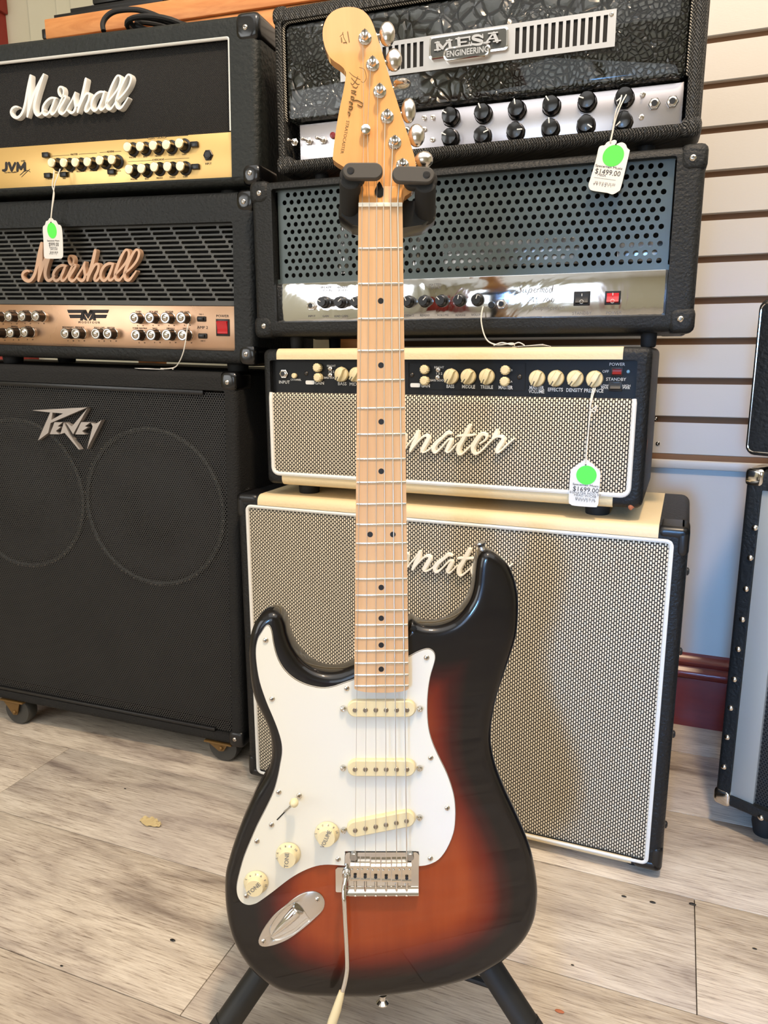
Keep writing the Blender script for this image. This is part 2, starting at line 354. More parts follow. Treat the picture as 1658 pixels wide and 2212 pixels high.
def inst(th, name, me, at, parent=None, label=None, rot=0):
    o = th.part(name, me, None, parent, at, label)
    if rot: o.rotation_euler = (0, rot, 0)
    return o
def solo(name, face, mb, mats, label=None, cat=None, group=None, kind=None, org=None, angle=35):
    if org is None: n = len(mb.v); org = tuple(sum(q[k] for q in mb.v)/n for k in range(3))
    me = mb.mesh(name, mats, org, angle); o = bpy.data.objects.new(name, me); C.objects.link(o)
    o.matrix_world = Matrix.Translation(face.w(*org)) @ face.M.to_4x4(); ORG[o] = Vector(org)
    for k, v in (('label', label), ('category', cat), ('group', group), ('kind', kind)):
        if v: o[k] = v
    return o
class Zm:   # a zoomed crop of the photograph: crop pixels -> photo pixels
    def __init__(s, x, y, k): s.x, s.y, s.k = x, y, k
    def __call__(s, a, b): return (s.x+a/s.k, s.y+b/s.k)
def shell(u0, u1, v0, v1, dep, fr, rec, rad=.012, rc=.014, ri=.004):
    l, r, b, t = fr; L = [rrect(u0+.004, u1-.004, v0+.004, v1-.004, rc, dep), rrect(u0, u1, v0, v1, rc, dep-.004), rrect(u0, u1, v0, v1, rc, rad)]
    for k in range(1, 5):
        a = PI/2*k/4; o = rad*(1-math.cos(a)); L.append(rrect(u0+o, u1-o, v0+o, v1-o, rc, rad-rad*math.sin(a)))
    L.append(rrect(u0+l, u1-r, v0+b, v1-t, ri, 0)); L.append(rrect(u0+l, u1-r, v0+b, v1-t, ri, rec))
    return MB().loft(L)
def ring_pipe(u0, u1, v0, v1, rc, y, r):
    pts = rrect(u0, u1, v0, v1, rc, y, 6); n = len(pts); mb = MB(); L = []; c = Vector(((u0+u1)/2, y, (v0+v1)/2))
    for i, p in enumerate(pts):
        p = Vector(p); d = (Vector(pts[(i+1) % n])-Vector(pts[i-1])).normalized(); nr = Vector((d.z, 0, -d.x))
        L.append([p+nr*r*math.cos(2*PI*k/8)+Vector((0, r*math.sin(2*PI*k/8), 0)) for k in range(8)])
    L.append(L[0]); return mb.loft(L, False, False)
def pipe_path(pts, rad=.006, k=6):     # straight runs with rounded corners
    P = [Vector(p) for p in pts]; out = [P[0]]
    for i in range(1, len(P)-1):
        a, b = (P[i-1]-P[i]), (P[i+1]-P[i]); rr = min(rad, a.length*.45, b.length*.45); p0, p1 = P[i]+a.normalized()*rr, P[i]+b.normalized()*rr
        out += [p0.lerp(P[i], t).lerp(P[i].lerp(p1, t), t) for t in [j/k for j in range(k+1)]]
    return out+[P[-1]]
def corner(th, u, v, su, sv, dep0, wid, thick=.0020, mat='plastic_black_gloss', y0=0, screws=True, front=.026, rad=.013, label=None):
    # moulded protector hugging a box corner; su,sv = +1 towards the outside
    mb = MB(); t = thick
    def cap(a, b):
        us, vs = sorted((u+su*t, u-su*a)), sorted((v+sv*t, v-sv*b)); r = min(rad*.8, a*.45, b*.45); L = [rrect(us[0], us[1], vs[0], vs[1], r, dep0, 3)]
        for k in range(6): an = PI/2*k/5; o = r*(1-math.cos(an))*.9; L.append(rrect(us[0]+o, us[1]-o, vs[0]+o, vs[1]-o, r, y0-t+r-r*math.sin(an), 3))
        mb.loft(L)
    if wid > front+.014: cap(wid, front); cap(front, wid)
    else: cap(front+.002, front+.002)
    c = th.part('corner_protector', mb, mat, label=label)
    if screws: inst(th, 'screw', screw_me, (u-su*front*.55, y0-t+.0004, v-sv*front*.55), c)
    return c
# shared small meshes (local: x right, y into depth, z up, origin on the panel)
def screw_mesh(r, h, mat='nickel', name='screw'):
    m = MB(); m.lathe([(r, 0), (r, h*.35), (r*.8, h*.8), (r*.45, h), (.00001, h)], n=12); m.cur = 1
    m.box(-r*.55, r*.55, -h*1.04, -h*.6, -r*.1, r*.1); m.box(-r*.1, r*.1, -h*1.04, -h*.6, -r*.55, r*.55); return m.mesh(name, [mat, 'ink_black'])
screw_me = screw_mesh(.0042, .0022)
screw_small = screw_mesh(.0028, .0016)
screw_dark = screw_mesh(.0036, .002, 'screw_dark')
def jack_mesh(r, nut='nickel', hole='dot_black'):
    m = MB(); L = [[(rr*math.cos(2*PI*i/6), -h, rr*math.sin(2*PI*i/6)) for i in range(6)] for rr, h in ((r, 0), (r, .0025), (r*.9, .0032))]; m.loft(L)
    m.lathe([(r*.72, 0), (r*.72, .005), (r*.5, .0055), (r*.5, .0045)], n=18); m.cur = 1; m.lathe([(r*.5, .002), (r*.49, .0056), (.0001, .0056)], n=18); return m.mesh('jack', [nut, hole])
jack_me = jack_mesh(.0078); jack_blk = jack_mesh(.0088, 'plastic_black'); jack_small = jack_mesh(.0046)
tg = MB(); tg.loft([[(rr*math.cos(2*PI*i/6), -h, rr*math.sin(2*PI*i/6)) for i in range(6)] for rr, h in ((.0062, 0), (.0062, .002), (.0055, .0026))])
tg.lathe([(.0036, 0), (.0036, .005), (.0024, .006)], n=12); tg.tube([(0, -.005, 0), (-.004, -.014, .0005)], [.0014, .0024], 10); tg.sphere((-.0042, -.0145, .0006), .0027, 10)
toggle_me = tg.mesh('toggle', 'nickel')
tg = MB(); tg.lathe([(.0036, 0), (.0036, .0018), (.002, .0025)], n=12); tg.lathe([(.0013, .002), (.0017, .007), (.0001, .0078)], n=8); toggle_mini = tg.mesh('toggle', 'nickel')
def knobm(prof, n=24, mat='plastic_black', rf=None): m = MB(); m.lathe(prof, n=n, rf=rf); return m.mesh('knob', mat)
def foot_mesh(r, h): m = MB(); m.lathe([(r*.98, 0), (r, .002), (r*.94, h-.002), (r*.88, h)], axis=(0, 0, -1), n=24); return m.mesh('rubber_foot', 'rubber')
# ---------------------------------------------------------------- room
FW = Face(.375, 1.607); FL = Face(.375, 0)
fz = -CH
def fxy(u, w, z): return (u, w, z)
# floor: planks parallel to the display wall
th = Thing('floor', FL, (0, 0, fz), kind='structure')
m = MB(); m.box(-5, 5, -4.5, 2.6, fz-.03, fz-.004); th.part('underlay', m, 'floor_gap')
seams = [-4.5, -.9175]+[.605-.2175*k for k in range(6, 0, -1)]+[.605, .832, 1.040, 1.255, 1.470, 1.687, 1.905, 2.12, 2.34]
for i in range(len(seams)-1):
    w0, w1 = seams[i], seams[i+1]; key = round(w0, 3)
    if key == .605: b = [-1.72, -.504, .715]
    elif key == .832: b = [-1.095, .075, 1.29]
    elif key == 1.04: b = [-1.56, -.34, .88]
    elif key == round(.605-.2175, 3): b = [-1.35, -.13, 1.08]
    else: b = [-1.7+random.uniform(0, 1), 0, 1.22]; b[1] = b[0]+1.22; b[2] = b[1]+1.22
    if w0 < -.9: ed = [-5, -1.2, 1.2, 5]
    else: ed = [-5, b[0]-1.22]+b+[b[2]+1.22, 5]
    for a, c in zip(ed[:-1], ed[1:]):
        if c-a < .02: continue
        g = .0006; m = MB(); m.box(a+g, c-g, w0+g, w1-g, fz-.004, fz, .0006)
        o = th.part('plank', m, 'plank_vinyl', at=((a+c)/2, (w0+w1)/2, fz))
# display wall with slats
th = Thing('wall_back', FW, (0, 0, fz), kind='structure')
m = MB(); m.box(-.62, 2.6, .012, .05, fz, 2.0); th.part('backing', m, 'wall_brown')
z0 = .5568
sm = MB(); p = .0762; sm.loft([[(x, y, z) for y, z in ((0, .0035), (.0018, .002), (.0118, .002), (.0118, p-.012), (.0015, p-.0115), (0, p-.010))] for x in (-1.6, 1.6)])
slat_me = sm.mesh('slat', 'wall_paint')
for k in range(10, -19, -1):
    inst(th, 'slat', slat_me, (.98, 0, z0-p*k+.0033 if k < 10 else z0-p*k+.0033))
zb = -.1989
m = MB(); m.box(-.62, 2.6, .006, .012, fz, zb-.012); m.box(-.62, 2.6, -.004, .012, zb-.03, zb-.012, .003); th.part('lower_panel', m, 'wall_paint')
m = MB(); m.box(-.62, 2.6, .001, .012, zb-.012, zb, .001); th.part('painted_shadow_strip', m, 'wall_brown')  # brown strip colours in the shadow below the lowest slat
prof = [(.01, fz), (-.018, fz), (-.018, fz+.108), (-.021, fz+.110), (-.024, fz+.114), (-.025, fz+.121), (-.022, fz+.127), (-.017, fz+.130), (-.015, fz+.134), (-.018, fz+.139), (-.018, fz+.144), (-.010, fz+.149), (-.006, fz+.155), (.01, fz+.1565)]
m = MB(); m.loft([[(x, y, z) for y, z in prof] for x in (-.62, 2.6)]); solo('baseboard_back', FW, m, 'baseboard_red', kind='structure')
# little screws left in the wall
for px, py in ((1420, 958), (1415.5, 905)):
    m = MB(); a = FW.p(px, py, 0); m.lathe([(.004, -.001), (.004, .0015), (.0015, .0025), (.0001, .0012)], c=a, n=12); solo('wall_screw', FW, m, 'nickel', 'small nickel screw in the '+('face of the lowest wall slat' if py > 930 else 'lowest wall groove')+' beside the cream amplifier', 'screw')
# far cream wall on the left with upright trims
FD = Face(.31, 2.2)
m = MB(); m.box(-4.6, .1, .0, .05, fz, 2.0); m.box(-1.886, .1, -.02, .0, fz, 2.0); m.box(-1.766, .1, -.035, -.02, fz, 2.0); m.box(-1.70, .1, -.05, -.035, fz, 2.0); solo('wall_left', FD, m, 'wall_cream', kind='structure')
m = MB(); m.box(-2.10, -1.995, -.05, 0, fz, 2.0); m.box(-2.12, -1.983, -.07, 0, 1.085, 2.0, .004); solo('trim_1', FD, m, 'trim_red', kind='structure')
m = MB(); m.box(-2.35, -1.99, -.09, -.051, fz, .05, .004); solo('trim_2', FD, m, 'trim_red', kind='structure')
# remaining room shell, behind and beside the camera, with pieces added for reflections
FR = Face(0, 0)
def wb(name, a, mat): m = MB(); m.box(*a); solo(name, FR, m, mat, kind='structure')
wb('ceiling', (-3.6, 4.2, -3.6, 3.4, 1.82, 1.9), 'ceiling_white')
wb('wall_front', (-3.6, 4.2, -3.7, -3.6, fz, 1.82), 'wall_cream')
m = MB(); m.box(-2.75, -.35, -3.6, -3.58, -.2, 1.35); solo('added_glow_panel', FR, m, 'added_glow', kind='structure')  # unseen glowing panel added so the mirror panel has something bright to reflect
for k, (a, b) in enumerate(((-2.85, -2.73), (-1.86, -1.78), (-.37, -.25))): m = MB(); m.box(a, b, -3.6, -3.54, fz, 1.45); solo('trim_%d' % (3+k), FR, m, 'trim_red' if k != 1 else 'wall_cream', kind='structure')  # unseen uprights added to put coloured bands into the reflections
m = MB(); m.box(-3.48, -2.9, -3.58, -3.3, fz, .55, .02); solo('trim_6', FR, m, 'trim_red', kind='structure')  # unseen red block added for its reflection
wb('wall_right', (3.0, 3.1, -3.6, 3.2, fz, 1.82), 'wall_cream')
wb('wall_far_left', (-3.6, -3.5, -3.6, 3.4, fz, 1.82), 'wall_cream')
# ---------------------------------------------------------------- small helpers for amp fittings
def zp(face, Z, a, b, y=0): return face.p(*Z(a, b), y)
def frame_poly(face, pts, Z=None, y=0): return [face.q(*(Z(*p) if Z else p), y) for p in pts]
def strokes(face, Z, paths, y0, y1, k, fmap=None, cham=.35, n=5):
    mb = MB(); i = 0
    for path in paths:
        P = crom(path, n); q = [face.q(*Z(a[0], a[1]), y0) for a in P]; w = [a[2]*k for a in P]
        if fmap: q = [fmap(*a) for a in q]
        mb.ribbon(q, w, y0-i*.00012, y1, cham); i += 1
    return mb
# stroke paths traced in crop coordinates: (x, y, width)
MARSH = [[(210, 505, 20), (185, 498, 30), (145, 520, 36), (128, 565, 38), (150, 612, 40), (200, 630, 42), (245, 600, 42), (280, 530, 44), (305, 430, 46), (325, 320, 50), (345, 220, 50), (362, 138, 44)],
 [(362, 138, 44), (356, 250, 52), (352, 380, 62), (342, 500, 52), (326, 612, 36)],
 [(330, 600, 34), (362, 480, 44), (392, 380, 46), (440, 270, 42), (485, 180, 38), (518, 120, 34)],
 [(518, 120, 34), (480, 230, 44), (440, 350, 52), (412, 470, 50), (412, 550, 46), (440, 602, 38), (480, 590, 34), (520, 540, 30)],
 [(665, 398, 26), (610, 396, 34), (555, 435, 36), (515, 500, 38), (510, 565, 38), (540, 600, 34), (585, 570, 32), (625, 490, 30), (655, 405, 30)],
 [(658, 400, 30), (630, 480, 38), (605, 550, 38), (620, 592, 32), (655, 572, 26), (690, 510, 26), (722, 440, 28), (750, 380, 30)],
 [(725, 440, 26), (752, 370, 26), (760, 310, 28), (742, 268, 28), (712, 268, 28), (697, 305, 28), (705, 350, 28), (730, 378, 28), (785, 380, 28), (760, 440, 36), (722, 505, 38), (705, 555, 38), (738, 588, 34), (780, 560, 28), (820, 490, 26), (860, 420, 28), (898, 335, 26)],
 [(898, 335, 26), (888, 390, 36), (895, 450, 40), (902, 510, 38), (880, 562, 36), (845, 575, 32), (812, 548, 28)],
 [(905, 500, 26), (935, 480, 26), (965, 420, 26)],
 [(1026, 178, 44), (1003, 290, 48), (975, 400, 48), (950, 490, 44), (932, 560, 34)],
 [(940, 540, 26), (985, 430, 30), (1030, 352, 32), (1068, 352, 34), (1062, 420, 38), (1030, 500, 40), (1020, 550, 36), (1050, 556, 28), (1085, 510, 26)],
 [(1250, 330, 26), (1200, 325, 34), (1145, 360, 36), (1105, 430, 38), (1095, 505, 38), (1125, 550, 34), (1165, 530, 32), (1210, 440, 30), (1245, 335, 30)],
 [(1250, 325, 28), (1220, 420, 38), (1192, 500, 38), (1210, 540, 32), (1250, 515, 26), (1290, 450, 24)],
 [(1280, 460, 24), (1350, 375, 28), (1415, 280, 32), (1445, 185, 34), (1430, 135, 28), (1395, 145, 30), (1345, 240, 38), (1300, 360, 42), (1275, 460, 42), (1285, 520, 38), (1325, 530, 32), (1365, 480, 26), (1400, 425, 24)],
 [(1400, 430, 24), (1475, 355, 28), (1540, 262, 32), (1570, 170, 34), (1555, 124, 28), (1520, 135, 30), (1465, 235, 38), (1415, 355, 42), (1390, 450, 42), (1405, 512, 38), (1445, 520, 34), (1490, 465, 28), (1532, 398, 22)]]
EGN = [[(-150, 240, 30), (-230, 230, 40), (-270, 280, 46), (-230, 330, 40), (-290, 400, 50), (-250, 490, 50), (-150, 460, 30), (-60, 380, 24)],
 [(30, 250, 26), (-40, 250, 46), (-100, 350, 54), (-70, 430, 40), (10, 330, 28), (30, 260, 40), (-10, 420, 54), (-60, 560, 48), (-120, 560, 30), (40, 430, 22)],
 [(38, 420, 20), (110, 330, 24), (170, 255, 34), (195, 212, 44)], [(200, 212, 46), (185, 290, 60), (140, 380, 62), (100, 468, 44)],
 [(100, 470, 26), (180, 370, 24), (260, 285, 28), (320, 262, 40), (345, 300, 58), (300, 390, 62), (262, 465, 56), (290, 490, 26), (360, 450, 22), (430, 380, 22)],
 [(660, 235, 30), (610, 225, 50), (540, 290, 44), (460, 360, 56), (415, 440, 62), (440, 495, 40), (510, 440, 26), (580, 360, 26), (630, 312, 30), (660, 330, 52), (625, 410, 60), (596, 470, 44), (625, 490, 26), (680, 440, 22), (730, 380, 20)],
 [(912, 135, 56), (870, 220, 60), (820, 320, 60), (765, 420, 66), (765, 500, 54), (800, 520, 28), (870, 460, 24), (950, 380, 22)], [(748, 268, 22), (830, 262, 30), (920, 258, 30), (990, 248, 20)],
 [(1060, 370, 22), (1130, 320, 26), (1150, 265, 34), (1090, 240, 50), (1020, 310, 62), (960, 420, 64), (975, 495, 50), (1020, 510, 30), (1100, 450, 26), (1180, 360, 26), (1260, 290, 28)],
 [(1290, 190, 40), (1280, 240, 70), (1235, 300, 40)], [(1230, 310, 24), (1300, 275, 28), (1370, 285, 46), (1370, 340, 58), (1310, 430, 62), (1290, 490, 40), (1340, 475, 26), (1430, 390, 24), (1528, 305, 18)]]

# ================================================================ RIGHT STACK
def band(u0, u1, ve, sg, dep, rad, h, e=.0007):   # covering strip wrapped round a long front edge (sg=+1 top, -1 bottom)
    out = [(dep, ve+sg*e), (rad, ve+sg*e)]+[(rad-(rad+e)*math.sin(PI/2*k/6), ve-sg*rad+sg*(rad+e)*math.cos(PI/2*k/6)) for k in range(1, 7)]+[(-e, ve-sg*h), (.002, ve-sg*h), (.002, ve-sg*rad), (rad, ve-sg*.002), (dep, ve-sg*.002)]
    return MB().loft([[(x, y, v) for y, v in out] for x in (u0, u1)])
def knobs(th, me, pts, off, sub=None, rot=0, face=None, extra=None):
    for i, (px, py) in enumerate(pts):
        a = th.f.p(px, py, off[0]); at = (a[0], off[1], a[2]); o = th.part('knob', me, None, None, at)
        if rot: o.rotation_euler = (0, random.uniform(-rot, rot), 0)
        if sub: inst(th, sub[0], sub[1], at, o)
# ---- speaker cabinet, cream and black
FC = Face(.385, 1.06); V0, V1 = -.764, -.232
th = Thing('speaker_cabinet', FC, (-.343, .13, V0), 'cream and black speaker cabinet with salt-and-pepper cloth standing on the floor behind the guitar', 'speaker cabinet')
th.part('cabinet_shell', shell(-.703, .017, V0, V1, .268, (.0185, .0205, .017, .0185), .012), 'tolex_black')
a, b, c = FC.q(534, 1093), FC.q(1449, 1173), FC.q(1397, 1864)
g0, g1, h0, h1 = a[0], b[0], c[1], (a[1]+b[1])/2
m = MB(); L = [rrect(g0+o, g1-o, h0+o, h1-o, .006, y) for o, y in ((0, .012), (0, .004), (.004, .0015), (.012, .001))]; m.loft(L); th.part('grille_cloth', m, 'cloth_weave')
th.part('piping', ring_pipe(g0-.001, g1+.001, h0-.001, h1+.001, .008, .0015, .0034), 'piping_white')
ul, ur = FC.q(556, 1080)[0], FC.q(1421, 1160)[0]
th.part('cream_covering', band(ul, ur, V1, 1, .262, .012, .0165), 'tolex_cream')
th.part('cream_covering', band(ul, FC.q(1361, 1880)[0], V0, -1, .262, .012, .0155), 'tolex_cream')
for u, su in ((-.703, -1), (.017, 1)):
    for v, sv in ((V0, -1), (V1, 1)):
        corner(th, u, v, su, sv, .052, .042, mat='plastic_black', front=.018, screws=False, thick=.0007)
for k, (px, py) in enumerate(((536, 1056), (1443, 1132))):
    P = cF*CF+cR*(px-829)-cU*(py-1106); P = CAM+P*((V1)/P.z); l = FC.loc(P)
    m = MB(); m.lathe([(.0055, 0), (.0055, .0008), (.003, .001), (.0028, -.0006), (.0001, -.0006)], c=(l[0], l[1], V1-.0002), axis=(0, 0, 1), n=14); th.part('rivet', m, 'screw_dark')
for v in (-.30, -.42, -.55, -.70):
    m = MB(); m.lathe([(.006, 0), (.0055, .002), (.003, .0035), (.0001, .0036)], c=(.0175, .03, v), axis=(1, 0, 0), n=12); th.part('side_stud', m, 'plastic_black')
foot = foot_mesh(.019, V0-fz); 
for u in (-.66, -.025):
    for y in (.04, .22): inst(th, 'rubber_foot', foot, (u, y, V0))
ax, ay = FC.q(885.7, 973.7), FC.q(1012.7, 920.4)
ZE = Zm(870, 900, 6.377)
FH = Face(.385, 1.07)
hx, hy = FH.q(885.7, 973.7), FH.q(1012.7, 920.4)
cx_, cy_ = FC.q(890.9, 1228), FC.q(1012.5, 1193)
sc_ = (cy_[0]-cx_[0])/(hy[0]-hx[0])
th.part('logo', strokes(FH, ZE, EGN, -.0065, -.0005, sc_/6.377/1250, lambda u, v: (cx_[0]+(u-hx[0])*sc_, cx_[1]+(v-hx[1])*sc_)), 'logo_cream')
# ---- cream amplifier head
hv0, hv1 = FH.q(768, 1058)[1], FH.q(900, 752)[1]
th = Thing('amplifier_head', FH, (-.347, .12, hv0), 'cream and black amplifier head with cream pointer knobs standing on the cream speaker cabinet', 'amplifier')
HU0, HU1 = -.6475, -.047
gl, gr = FH.q(586, 900)[0], FH.q(1371, 862)[0]; gt = FH.q(590, 848)[1]; gb = FH.q(1356, 1072)[1]
pt = FH.q(900, 778)[1]
th.part('cabinet_shell', shell(HU0, HU1, hv0, hv1, .235, (gl-HU0, HU1-gr, gb-hv0, hv1-pt), .022, rad=.010, rc=.010), 'tolex_black')
th.part('cream_covering', band(FH.q(597, 765)[0], FH.q(1345, 765)[0], hv1, 1, .23, .010, hv1-pt-.001), 'tolex_cream')
th.part('cream_covering', band(FH.q(609, 1035)[0], FH.q(1322, 1088)[0], hv0, -1, .23, .010, gb-hv0-.002), 'tolex_cream')
m = MB(); m.box(gl, gr, .010, .022, gt-.004, pt+.0); cp_ = th.part('control_panel', m, 'panel_black')
m = MB(); L = [rrect(gl+o, gr-o, gb+o, gt-o, .006, y) for o, y in ((0, .02), (0, .003), (.0035, .0006), (.012, 0))]; m.loft(L); th.part('grille_cloth', m, 'cloth_weave')
pp = pipe_path([(gl+.0005, .002, gt), (gl+.0005, 0, gt-.008), (gl+.0005, 0, gb+.0005), (gr-.0005, 0, gb+.0005), (gr-.0005, 0, gt-.008), (gr-.0005, .002, gt)], .012)
m = MB(); m.tube(pp, .0034, 8); th.part('piping', m, 'piping_white')
th.part('logo', strokes(FH, ZE, EGN, -.0065, .0008, 1/6.377/1250), 'logo_cream')
Za, Zb = Zm(860, 720, 2.81), Zm(540, 720, 4.606); PY = .010
# pointer knobs
m = MB(); m.lathe([(.0115, 0), (.0118, .002), (.0108, .006), (.0095, .0068), (.0001, .0068)], n=28)
pl = [(-.0035, -.011), (.0035, -.011), (.0046, .0), (.0038, .011), (-.0038, .011), (-.0046, 0)]
m.loft([[(x*k, -h, z*k) for x, z in pl] for h, k in ((.005, 1.05), (.0125, .95), (.0135, .8))])
chick = m.mesh('knob', 'cream_plastic'); m = MB(); m.box(-.0006, .0006, -.0137, -.0132, -.0104, -.004); pmark = m.mesh('pointer_line', 'ink_black')
for Zz, px, py in [(Za, 315, 262), (Za, 420, 263), (Za, 533, 263), (Za, 838, 274), (Za, 953, 274), (Za, 1070, 275), (Za, 1188, 278), (Zb, 900, 408), (Zb, 1046, 410)]:
    a = FH.p(*Zz(px, py), PY-.006); at = (a[0], PY, a[2]); o = inst(th, 'knob', chick, at); inst(th, 'pointer_line', pmark, at, o); o.rotation_euler = (0, random.uniform(.35, .6), 0)
sk = knobm([(.0068, 0), (.0068, .008), (.005, .010), (.0001, .0102)], mat='cream_plastic', rf=lambda i: 1+.05*math.cos(i*PI))
for Zz, px, py in [(Za, 155, 220), (Za, 155, 288), (Za, 646, 224), (Za, 642, 293), (Zb, 660, 342), (Zb, 667, 440)]:
    a = FH.p(*Zz(px, py), PY-.008); o = inst(th, 'knob', sk, (a[0], PY, a[2]))
a = zp(FH, Zb, 340, 402, PY); inst(th, 'input_jack', jack_me, (a[0], PY, a[2]))
bt = knobm([(.0042, 0), (.0042, .004), (.003, .005), (.0001, .005)], mat='cream_plastic'); a = zp(FH, Zb, 445, 422, PY); inst(th, 'channel_button', bt, (a[0], PY, a[2]))
for Zz, px, py in [(Zb, 558, 400), (Zb, 1608, 415), (Za, 735, 265)]: a = zp(FH, Zz, px, py, PY); inst(th, 'screw', screw_dark, (a[0], PY, a[2]))
tm = toggle_mini
for Zz, px, py in [(Zb, 800, 350), (Zb, 800, 415), (Za, 243, 222), (Za, 240, 268)]: a = zp(FH, Zz, px, py, PY); inst(th, 'toggle', tm, (a[0], PY, a[2]))
def rocker(th, Z, x0, y0, x1, y1, y, mat, name='power_switch', marks=True, tilt=1, label=None):
    a, b = zp(th.f, Z, x0, y1, y), zp(th.f, Z, x1, y0, y); m = MB(); m.box(a[0], b[0], y-.002, y+.001, a[2], b[2], .0006); fr = th.part(name, m, 'plastic_black', label=label)
    g = .12*(b[0]-a[0]); m = MB(); u0, u1, v0, v1 = a[0]+g, b[0]-g, a[2]+g, b[2]-g; vm = (v0+v1)/2
    m.loft([[(u, y-.0015, v0), (u, y-.0065 if tilt > 0 else y-.003, v0+.0015), (u, y-.0035, vm), (u, y-.003 if tilt > 0 else y-.0065, v1-.0015), (u, y-.0015, v1)] for u in (u0, u1)]); th.part('rocker', m, mat, fr)
    if marks:
        m = MB(); m.box((u0+u1)/2-.0004, (u0+u1)/2+.0004, y-.0052, y-.003, vm+.0030, vm+.0065); m.loft([[((u0+u1)/2+rr*math.cos(k*PI/6), y-.0058, vm-.0045+rr*math.sin(k*PI/6)) for k in range(12)] for rr in (.0022, .0028)], False, False); th.part('switch_marking', m, 'ink_white', fr)
rocker(th, Za, 1290, 205, 1365, 262, PY, 'red_dull', label='dark red rocker power switch', marks=False); rocker(th, Za, 1275, 292, 1360, 352, PY, 'plastic_black', 'standby_switch', False)
m = MB(); a = zp(FH, Za, 1395, 232, PY); m.lathe([(.0024, 0), (.0022, .002), (.0001, .003)], c=a, n=12); th.part('indicator_light', m, 'led_blue')
m = MB(); ty = PY-.0003
def T(s, Z, x, y, h, **k): a = zp(th.f, Z, x, y, ty); m.text(s, a[0], a[2], h, ty, **k)
for s, x, y in (('GAIN', 165, 319), ('BASS', 315, 323), ('MIDDLE', 425, 325), ('TREBLE', 536, 327), ('MASTER', 650, 330), ('MASTER', 838, 331), ('VOLUME', 838, 354), ('EFFECTS', 952, 343), ('DENSITY', 1067, 346), ('PRESENCE', 1185, 349)): T(s, Za, x, y, .0072, sx=.80, bold=.0001)
for s, x, y, h in (('POWER', 1327, 189, .006), ('OFF', 1257, 232, .005), ('STANDBY', 1320, 280, .006), ('LOW', 1252, 318, .0045), ('PWR', 1252, 332, .0045), ('HIGH', 1383, 319, .0045), ('PWR', 1383, 333, .0045), ('BRIGHT', 247, 207, .0045), ('1 0 2', 247, 245, .005), ('BASS BOOST', 243, 286, .0045), ('B', 688, 224, .004), ('A', 686, 294, .004)): T(s, Za, x, y, h)
for s, x, y, h in (('INPUT', 340, 487, .0072), ('CHANNEL', 455, 463, .0042), ('GAIN', 690, 497, .0068), ('BASS', 915, 503, .0072), ('MIDDLE', 1060, 508, .0072), ('BRIGHT', 807, 325, .0045), ('1 0 2', 807, 383, .005), ('BASS BOOST', 805, 443, .0045)): T(s, Zb, x, y, h)
for Zz, x0, y0, x1, y1 in ((Zb, 553, 470, 640, 508), (Za, 73, 303, 133, 327)):
    a, b = zp(FH, Zz, x0, y1, ty), zp(FH, Zz, x1, y0, ty); m.loft([rrect(a[0], b[0], a[2], b[2], .002, yy) for yy in (ty, ty-.0003)])
th.part('lettering', m, 'ink_white', kind='stuff')
m = MB()
for x0, x1, y0, y1 in ((62, 64, 178, 335), (768, 770, 182, 348)): a, b = zp(FH, Za, x0, y1, ty), zp(FH, Za, x1, y0, ty); m.box(a[0], b[0], ty, ty-.0006, a[2], b[2])
a, b = zp(FH, Za, 62, 178, ty), zp(FH, Za, 770, 182, ty); m.box(a[0], b[0], ty, ty-.0006, a[2]-.0006, a[2]); a, b = zp(FH, Za, 62, 336, ty), zp(FH, Za, 770, 347, ty); m.box(a[0], b[0], ty, ty-.0006, a[2]-.0006, a[2])
th.part('module_edge', m, 'baffle_black')
fm = foot_mesh(.0185, hv0-V1); 
for px, py in ((665, 1052), (1289, 1102)):
    P = cF*CF+cR*(px-829)-cU*(py+8-1106); 
    a = FH.q(px, py, .04); inst(th, 'rubber_foot', fm, (a[0], .045, hv0)); inst(th, 'rubber_foot', fm, (a[0], .19, hv0))
# worn patches with bare wood showing
for px, py, r in ((1380, 962, .0075), (1389, 777, .006), (1368, 1094, .006)):
    m = MB(); a = FH.p(px, py, .0); uu = HU1+.0004
    if py < 1000 and py > 800: P = [(HU1+.0006, .012+r*math.cos(k)*.5*(1+.3*math.sin(3*k)), a[2]+r*math.sin(k)*(1.3+.3*math.cos(2*k))) for k in [2*PI*j/14 for j in range(14)]]; m.add(P, [list(range(14))])
    else: m.lathe([(r*.9, -.003), (r*.8, 0), (r*.3, .001), (.0001, .001)], c=(a[0]-.002, .003, a[2]), axis=(.6, -.8, .1), n=9, rf=lambda i: 1+.25*math.sin(i*2.3))
    th.part('worn_patch', m, 'wood_chip', label='chipped covering with bare wood')
